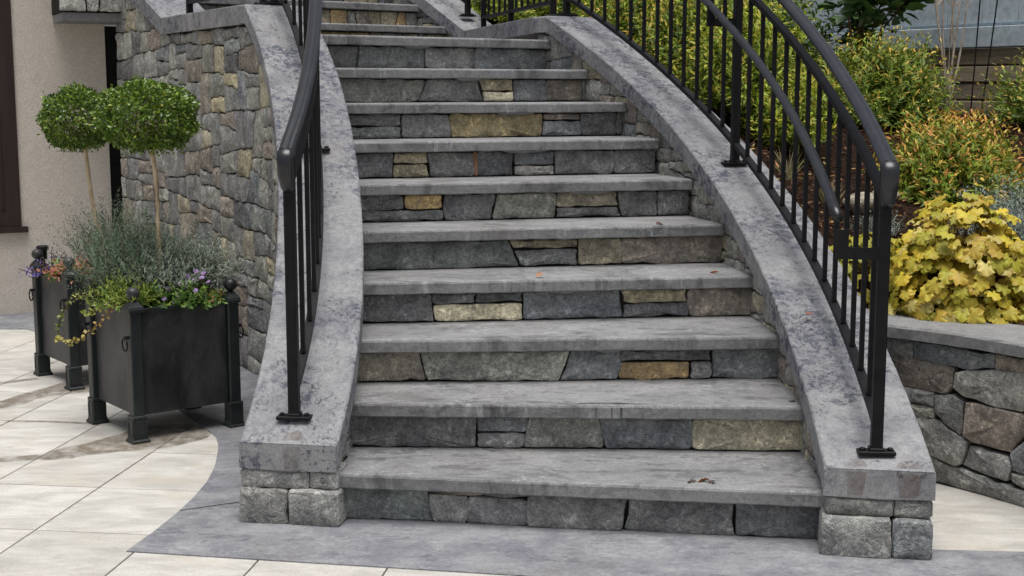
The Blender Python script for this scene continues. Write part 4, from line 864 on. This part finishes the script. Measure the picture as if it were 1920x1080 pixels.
# mulch chips and fallen leaves on the bed
rng = np.random.default_rng(9); n = 16000; y = rng.uniform(4.6, 10.6, n); x = np.array([bedx0(b) + .02 for b in y]) + rng.uniform(0, 1, n) ** 1.3 * 2.0; P = np.stack([x, y, np.array([bedz(a, b) for a, b in zip(x, y)]) + rng.uniform(-.004, .022, n)], 1)
D = rdir(rng, n) * np.array([1, 1, .35]); c = colmix(rng, n, [(.055, .028, .018), (.10, .05, .028), (.03, .017, .012), (.14, .075, .04), (.075, .04, .028)], .3)
mc = cloud_mesh('mulch_chips', [leaves(P, D, np.array([0, 0, 1.]) + rng.normal(0, .5, (n, 3)), rng.uniform(.016, .045, n), (OVAL[0] * np.array([1, .55, 1]), OVAL[1]), c)], 'matte'); mc['kind'] = 'stuff'; mc['label'] = 'brown bark mulch chips covering the planting bed'
n = 1300; y = rng.uniform(4.7, 10, n); x = np.array([bedx0(b) + .03 for b in y]) + rng.uniform(0, 1, n) * 1.5; P = np.stack([x, y, np.array([bedz(a, b) for a, b in zip(x, y)]) + .022], 1)
ml = cloud_mesh('leaf_litter', [leaves(P, rdir(rng, n) * np.array([1, 1, .25]), np.array([0, 0, 1.]) + rng.normal(0, .35, (n, 3)), rng.uniform(.02, .042, n), LANCE, colmix(rng, n, [(.42, .26, .08), (.34, .15, .05), (.5, .38, .12), (.22, .10, .05)], .2))], 'leaf'); ml['kind'] = 'stuff'; ml['label'] = 'scattered yellow and brown fallen leaves on the mulch'
# dry grass tufts and stones on the mulch
for k, (x, y_, lab) in enumerate(((1.22, 6.15, 'dry pale grass tuft on the mulch right behind the railing'), (1.36, 5.95, 'shorter dry grass tuft nearer the lower end of the railing'))):
    rng = np.random.default_rng(60 + k); z = bedz(x, y_); t = thing('grass_tuft', lab, 'grass', (x, y_, z)); n = 60; az = rng.uniform(0, 6.28, n); el = rng.uniform(.1, .8, n); D = np.stack([np.sin(el) * np.cos(az), np.sin(el) * np.sin(az), np.cos(el)], 1)
    cloud_mesh('blades', [leaves(np.repeat(np.array([[x, y_, z]]), n, 0) + rng.normal(0, .01, (n, 3)), D, rdir(rng, n), rng.uniform(.08, .17, n) * (1 - .25 * k), (NEEDLE[0] * np.array([1, .22, 1]), NEEDLE[1]), colmix(rng, n, [(.36, .30, .16), (.24, .25, .10), (.45, .40, .26)]))], 'matte', t)
for k, (x, y_, r_, lab) in enumerate(((1.50, 5.92, .07, 'rounded tan rock on the mulch behind the railing end'), (1.62, 6.02, .05, 'smaller tan rock beside the larger one on the mulch'))):
    bm = bmesh.new(); bmesh.ops.create_icosphere(bm, subdivisions=3, radius=r_); rr_ = random.Random(k)
    for v in bm.verts: p = v.co.copy(); f = 1 + .12 * math.sin(p.x * 40 + k) * math.sin(p.y * 35) + .08 * math.sin(p.z * 60 + 1); v.co = Vector((p.x * f * 1.2, p.y * f, p.z * f * .75))
    o = link_mesh('garden_rock', *bm_data(bm), 'stone', None, True); o.location = (x, y_, bedz(x, y_) + r_ * .35); o.color = (.20, .175, .13, 1); tag(o, lab, 'rock', 'rocks on the mulch')
# ------------------------------------------------------------------ planters
PA = R(38); PS = .405                          # distance between post centres
def make_planter():
    t = thing('planter_box', 'near square black metal planter box with ball finials beside the left coping', 'planter', (0, 0, 0), 'planter boxes', rotz=0); hp = PS / 2
    for sx, sy in ((-1, -1), (1, -1), (-1, 1), (1, 1)):
        x, y = sx * hp, sy * hp; fr = []
        d = [box(x, y, .30, .047, .047, .42, .004), box(x, y, .098, .058, .058, .014, .002), box(x, y, .055, .056, .056, .075, .003), box(x, y, .512, .060, .060, .014, .002)]
        p = link_mesh('post', *join(*d), 'planter_post', t)
        f = link_mesh('foot', *lathe([(.050 * 1.0, 0), (.050, .008), (.043, .014), (.0395, .026)], 4, (0, 0, 0)), 'planter_post'); f.parent = p; f.location = (x, y, 0); f.rotation_euler = (0, 0, math.pi / 4)
        cp = link_mesh('cap', *lathe([(.041, .519), (.041, .523), (.020, .545), (.012, .548)], 4), 'planter_post'); cp.parent = p; cp.location = (x, y, 0); cp.rotation_euler = (0, 0, math.pi / 4)
        fn = link_mesh('finial', *lathe([(.012, .546), (.011, .553), (.016, .556), (.024, .563), (.0275, .575), (.024, .588), (.014, .597), (.003, .600)], 14, (x, y, 0)), 'planter', None, True); fn.parent = p
        nx = -1 if sy < 0 or sx < 0 else 1
        if (sx, sy) == (1, -1): nx = 1
        bx = x + nx * .029; a = np.linspace(0, 2 * math.pi, 21); rg = link_mesh('ring', *tube([(bx + nx * .010, y + .024 * math.sin(q), .405 - .022 + .024 * math.cos(q)) for q in a], .0036, 6), 'iron', None, True); rg.parent = p
        lg = link_mesh('lug', *tube([(bx - nx * .004, y, .408), (bx + nx * .014, y, .408)], .007, 8), 'iron'); lg.parent = p
        # raised moulding round the two outer faces of the leg block
        for ax in (0, 1):
            q = (x + sx * .0285, y) if ax == 0 else (x, y + sy * .0285)
            for oz, hh, wd, off in ((.086, .007, .046, 0), (.026, .007, .046, 0), (.056, .053, .006, .020), (.056, .053, .006, -.020)):
                b = box(q[0], q[1] + off, oz, .004, wd, hh) if ax == 0 else box(q[0] + off, q[1], oz, wd, .004, hh); link_mesh('moulding', *b, 'planter_post').parent = p
    for k in range(4):
        c, s = [(0, -1), (1, 0), (0, 1), (-1, 0)][k], k % 2; L = PS - .053
        b = box(c[0] * (hp - .002), c[1] * (hp - .002), .302, .010 if s else L, L if s else .010, .40); link_mesh('panel', *b, 'planter', t)
        b = box(c[0] * (hp - .001), c[1] * (hp - .001), .508, .018 if s else L, L if s else .018, .012); link_mesh('rim', *b, 'planter_post', t)
    link_mesh('soil', *box(0, 0, .45, PS - .02, PS - .02, .06), 'soil', t); link_mesh('floor_plate', *box(0, 0, .108, PS - .02, PS - .02, .008), 'planter', t)
    return t
a_ = np.array([math.cos(PA), math.sin(PA)]); b_ = np.array([-a_[1], a_[0]])
pc1 = np.array([-1.442, 5.141]) + (a_ + b_) * (PS / 2 + .036); pc2 = np.array([-1.984, 6.093]) + (a_ + b_) * (PS / 2 + .036)
pl1 = make_planter(); pl2 = copy_tree(pl1); pl2['label'] = 'farther square black metal planter box, half hidden behind the near one'
for p_, c_ in ((pl1, pc1), (pl2, pc2)): p_.location = (c_[0], c_[1], .001); p_.rotation_euler = (0, 0, PA)
# ball topped box trees
def topiary(label, base, crown, rx, rz, seed, n=5200):
    rng = np.random.default_rng(seed); t = thing('topiary_tree', label, 'tree', tuple(base), 'clipped topiary trees'); b = np.array(base); c = np.array(crown)
    pts = [b + (c - b) * f + np.array([.010 * math.sin(f * 7 + seed), .006 * math.sin(f * 5), 0]) for f in np.linspace(0, 1, 12)]; link_mesh('trunk', *tube([tuple(p) for p in pts], [.0115 - .003 * f for f in np.linspace(0, 1, 12)], 8), 'bark', t, True)
    lim = []
    for k in range(16): d = rdir(rng, 1)[0]; d[2] = abs(d[2]) * .8 - .2; lim.append((c - np.array([0, 0, rz * .7]), c + d * np.array([rx, rx, rz]) * .75))
    stems_mesh('limbs', lim, .0035, 'bark', t)
    d = rdir(rng, n); lump = 1 + .075 * np.sin(d[:, 0] * 7 + seed) * np.sin(d[:, 1] * 6 + 1) + .06 * np.sin(d[:, 2] * 9 + d[:, 0] * 5); r = (rng.uniform(.35, 1, n) ** .32) * lump
    sh = np.array([rx, rx, rz]); P = c + d * r[:, None] * sh; P[:, 2] = np.where(P[:, 2] < c[2] - rz * .86, c[2] - rz * .86 + rng.uniform(-.02, .02, n), P[:, 2])
    ax = unit(d + rdir(rng, n) * .9); nn = unit(d + rdir(rng, n) * .7 + np.array([0, 0, .3])); cols = colmix(rng, n, [(.11, .185, .02), (.08, .15, .017), (.055, .105, .014), (.175, .265, .028), (.14, .22, .025)], .22)
    cols = np.where((rng.uniform(0, 1, n) < .03)[:, None], np.array([(.32, .36, .06)]), cols)
    sp = rng.integers(0, n, 260); P[sp] += d[sp] * rng.uniform(.008, .028, (260, 1))
    cloud_mesh('crown', [leaves(P, ax, nn, rng.uniform(.011, .021, n), (OVAL[0] * np.array([1, 1.15, 1]), OVAL[1]), cols)], 'gloss', t); return t
def crown_at(pc, px, py):                       # true spot of a crown above its planter
    return pc
topiary('clipped round box tree in the near planter before the rubble wall', (pc1[0] + .02, pc1[1], .475), (-1.435, 5.50, 1.235), .195, .138, 3, 11000)
topiary('clipped round box tree in the far planter before the stucco wall', (pc2[0] + .06, pc2[1], .475), (-2.01, 6.46, 1.205), .168, .145, 8, 9000)
# plants in the planters
def loc(pc, u, v, z=.475): q = pc + a_ * u + b_ * v; return (q[0], q[1], z)
RO = ((.085, .125, .075), (.115, .155, .10), (.06, .09, .055), (.15, .18, .135))
silver(loc(pc1, .10, .07), .25, .29, 1500, 41, 'silver grey lavender filling the right back of the near planter', 'plant', 'lavender', ((.19, .225, .18), (.24, .27, .215), (.15, .18, .145)), 'planter fillings', 1.15, .023, 18)
silver(loc(pc1, -.06, .13), .28, .36, 900, 42, 'dark green rosemary with upright sprigs in the near planter', 'plant', 'rosemary', RO, 'planter fillings', 1.15, .019, 18)
silver(loc(pc2, .10, -.02), .28, .38, 600, 43, 'dark green rosemary with tall sprigs in the far planter', 'plant', 'rosemary', RO, 'planter fillings', 1.2, .019, 18)
shrub('trailing_plant', 'feathery bright green plant behind the front finial of the near planter', 'plant', loc(pc1, -.14, -.02, .49), .16, .15, 300, 12, .022, [(.12, .21, .03), (.17, .26, .035)], [(.26, .32, .05)], .25, 44, 'planter fillings', NEEDLE, 1.4, 'leaf', .2, False)
shrub('trailing_plant', 'dark green leafy cushion at the front of the near planter', 'plant', loc(pc1, .04, -.13, .49), .15, .11, 220, 9, .022, [(.05, .11, .02), (.07, .14, .02)], [(.12, .2, .03)], .2, 45, 'planter fillings', OVAL, 1.45, 'leaf', .1, False)
shrub('trailing_plant', 'yellow green spiky leaves at the right front corner of the near planter', 'plant', loc(pc1, .165, -.12, .49), .075, .055, 46, 8, .034, [(.25, .30, .05), (.40, .36, .08)], [(.45, .22, .10), (.42, .38, .1)], .3, 46, 'planter fillings', LANCE, 1.5, 'leaf', .3, False)
shrub('trailing_plant', 'coral and green leaves at the front corner of the far planter', 'plant', loc(pc2, -.15, -.08, .49), .10, .08, 70, 8, .042, [(.34, .12, .08), (.40, .18, .12), (.12, .2, .03)], [(.4, .18, .1)], .3, 47, 'planter fillings', LANCE, 1.5, 'leaf', .3, False)
shrub('trailing_plant', 'dark purple airy sprigs over the left corner of the far planter', 'plant', loc(pc2, -.16, .13, .49), .12, .13, 36, 7, .014, [(.06, .03, .05), (.10, .06, .09)], [(.16, .1, .35)], .4, 48, 'planter fillings', OVAL, 1.4, 'leaf', .2, True)
shrub('trailing_plant', 'lavender blue flower sprig spilling over the left side of the far planter', 'plant', loc(pc2, -.22, .10, .49), .10, .05, 26, 6, .013, [(.16, .12, .42), (.22, .18, .5)], [(.2, .16, .5)], .4, 49, 'planter fillings', OVAL, 1.6, 'leaf', .5, True)
# trailing vines over the left rim of the near planter
def vine(label, pts, seed, cols):
    rng = np.random.default_rng(seed); pts = np.array(pts); t = thing('trailing_vine', label, 'vine', tuple(pts[0]), 'planter fillings'); f = np.linspace(0, 1, 26); k = np.linspace(0, 1, len(pts)); q = np.stack([np.interp(f, k, pts[:, j]) for j in range(3)], 1)
    for _ in range(2): q[1:-1] = (q[:-2] + 2 * q[1:-1] + q[2:]) / 4
    link_mesh('stem', *tube([tuple(p) for p in q], .0018, 5), 'stem', t); P = np.repeat(q, 3, axis=0) + rng.normal(0, .003, (78, 3)); g = np.repeat(f, 3)[:, None]; c = np.array(cols[0]) * (1 - g) + np.array(cols[1]) * g
    c = c * (1 + rng.normal(0, .2, (78, 1))); cloud_mesh('foliage', [leaves(P, rdir(rng, 78), np.array([0, -.5, 1.]) + rng.normal(0, .5, (78, 3)), rng.uniform(.014, .022, 78), (OVAL[0] * np.array([1, 1.4, 1]), OVAL[1]), c)], 'leaf', t)
vb = np.array(loc(pc1, -.17, -.06, .52)); lf = -a_
def vp(l, s, z): q = np.array([vb[0], vb[1]]) + lf * l + b_ * s; return (q[0], q[1], z)
vine('red stemmed vine tip curling up left of the near planter', [vp(0, 0, .53), vp(.06, -.03, .52), vp(.12, -.02, .46), vp(.17, .02, .40), vp(.22, .03, .385), vp(.26, .06, .40)], 1, [(.30, .12, .06), (.42, .40, .10)])
vine('short pale green vine reaching over the left rim of the near planter', [vp(0, -.01, .53), vp(.05, .0, .53), vp(.10, .03, .50), vp(.15, .06, .485)], 2, [(.32, .20, .08), (.36, .42, .10)])
vine('green vine arching down between the two planters', [vp(0, .05, .53), vp(.08, .10, .56), vp(.16, .14, .54), vp(.20, .17, .47), vp(.21, .18, .40)], 3, [(.20, .18, .06), (.15, .2, .06)])
# small purple asters
AST = ['lilac aster third from the left of the low cluster beside the near trunk', 'lilac aster standing high in the left cluster of the near planter', 'lilac aster low in the middle of the left cluster', 'lilac aster just left of the near tree trunk', 'lilac aster tallest of those left of the near trunk', 'lilac aster leftmost of all in the near planter', 'lilac aster low below the near tree trunk', 'lilac aster high just right of the near trunk', 'lilac aster second from the near trunk in the high row', 'lilac aster topmost of all in the near planter', 'lilac aster below the topmost one', 'lilac aster high near the right end of the row', 'lilac aster rightmost of all in the near planter', 'lilac aster low and right of the near trunk', 'lilac aster lowest on the right of the near trunk', 'lilac aster resting on the near planter rim']
rng = np.random.default_rng(77)
for k, (u, v, z) in enumerate([(-.06, -.165, .55), (-.035, -.15, .585), (-.02, -.175, .535), (.0, -.16, .56), (.02, -.14, .60), (-.075, -.19, .525), (.03, -.185, .54), (.05, -.15, .63), (.07, -.16, .61), (.085, -.145, .645), (.10, -.165, .62), (.115, -.15, .635), (.13, -.16, .60), (.06, -.19, .575), (.095, -.19, .55), (-.01, -.20, .52)]):
    p = np.array(loc(pc1, u, v, z - .012)); t = thing('aster_flower', AST[k], 'flower', tuple(p), 'lilac asters in the near planter'); nn = unit(np.array([-.1, -.8, .7]) + rng.normal(0, .35, 3)); m = 10; A = np.linspace(0, 2 * math.pi, m, endpoint=False)
    e1_ = unit(np.cross(nn, np.array([0, 0, 1.]))); e2_ = np.cross(nn, e1_); D = np.cos(A)[:, None] * e1_ + np.sin(A)[:, None] * e2_ + nn * .15
    cloud_mesh('petals', [leaves(np.repeat(p[None], m, 0), D, np.repeat(nn[None], m, 0), np.full(m, .0125), OVAL, colmix(rng, m, [(.42, .26, .62), (.5, .34, .68)], .1))], 'leaf', t)
    link_mesh('centre', *lathe([(.0035, 0), (.003, .002), (.0008, .003)], 7), 'bark', t).location = tuple(p + nn * .001)
    link_mesh('stem', *tube([tuple(p), tuple(np.array(loc(pc1, u * .8, v * .8, .49)))], .0011, 4), 'stem', t)
# path light behind the far planter
lt = thing('garden_light', 'small black garden light with glass collar behind the far planter', 'lamp', (-2.30, 6.75, 0)); link_mesh('stem', *lathe([(.012, 0), (.012, .52)], 8, (-2.30, 6.75, 0)), 'black', lt); link_mesh('glass_collar', *lathe([(.022, .52), (.022, .56)], 12, (-2.30, 6.75, 0)), 'glass', lt); link_mesh('cap', *lathe([(.03, .562), (.03, .58), (.024, .585)], 12, (-2.30, 6.75, 0)), 'black', lt)
# ------------------------------------------------------------------ fallen leaves on the steps
rng = np.random.default_rng(13)
def fallen(label, x, y, z, s, col, rot, twig=False):
    V = LANCE[0] * np.array([1, 2.2, 2.5]); V = V + np.array([0, 0, .06]); o = link_mesh('fallen_leaf', V * s, [tuple(f) for f in LANCE[1]], 'leaf'); a = o.data.color_attributes.new('Col', 'FLOAT_COLOR', 'POINT'); a.data.foreach_set('color', [1.0] * 4 * len(V))
    o.location = (x, y, z + .002); o.rotation_euler = (rng.normal(0, .15), rng.normal(0, .15), rot); o.color = col + (1,); tag(o, label, 'leaf', 'fallen leaves on the steps')
BR = (.45, .17, .06); DK = (.11, .06, .04)
fallen('orange fallen leaf in the middle of the fourth tread', .09, 5.165, .64, .035, BR, .3)
fallen('orange fallen leaf near the right end of the fourth tread', .80, 5.30, .64, .042, BR, 2.9)
fallen('reddish fallen leaf on the top of the right coping', 1.005, 4.69, .577, .032, (.42, .15, .09), .2)
fallen('dark fallen leaf near the right end of a middle tread', .58, 5.575, .80, .04, DK, .5)
fallen('brown fallen leaf at the right end of the second tread', .92, 4.47, .32, .035, (.2, .1, .06), 1.2)
tc = thing('twig_clump', 'dark crumpled leaf litter at the edge of the bottom tread', 'litter', (.585, 4.085, .16))
for k in range(9):
    V = (LANCE[0] * np.array([1, 1.6, 3]) + np.array([0, 0, .1])) * rng.uniform(.018, .034); o = link_mesh('leaf', V, [tuple(f) for f in LANCE[1]], 'leaf'); a = o.data.color_attributes.new('Col', 'FLOAT_COLOR', 'POINT'); a.data.foreach_set('color', [1.0] * 4 * len(V)); o.parent = tc
    o.location = (rng.uniform(-.045, .045), rng.uniform(-.01, .012), .003); o.rotation_euler = (rng.normal(0, .4), rng.normal(0, .4), rng.uniform(0, 6)); o.color = [(.07, .05, .045, 1), (.12, .07, .05, 1), (.3, .12, .06, 1)][k % 3]
for o in bpy.data.objects:
    if '_w' in o: del o['_w']
SC.cycles.max_bounces = 6; SC.cycles.diffuse_bounces = 3; SC.cycles.glossy_bounces = 2; SC.cycles.transmission_bounces = 2; SC.cycles.transparent_max_bounces = 6; SC.cycles.caustics_reflective = False; SC.cycles.caustics_refractive = False
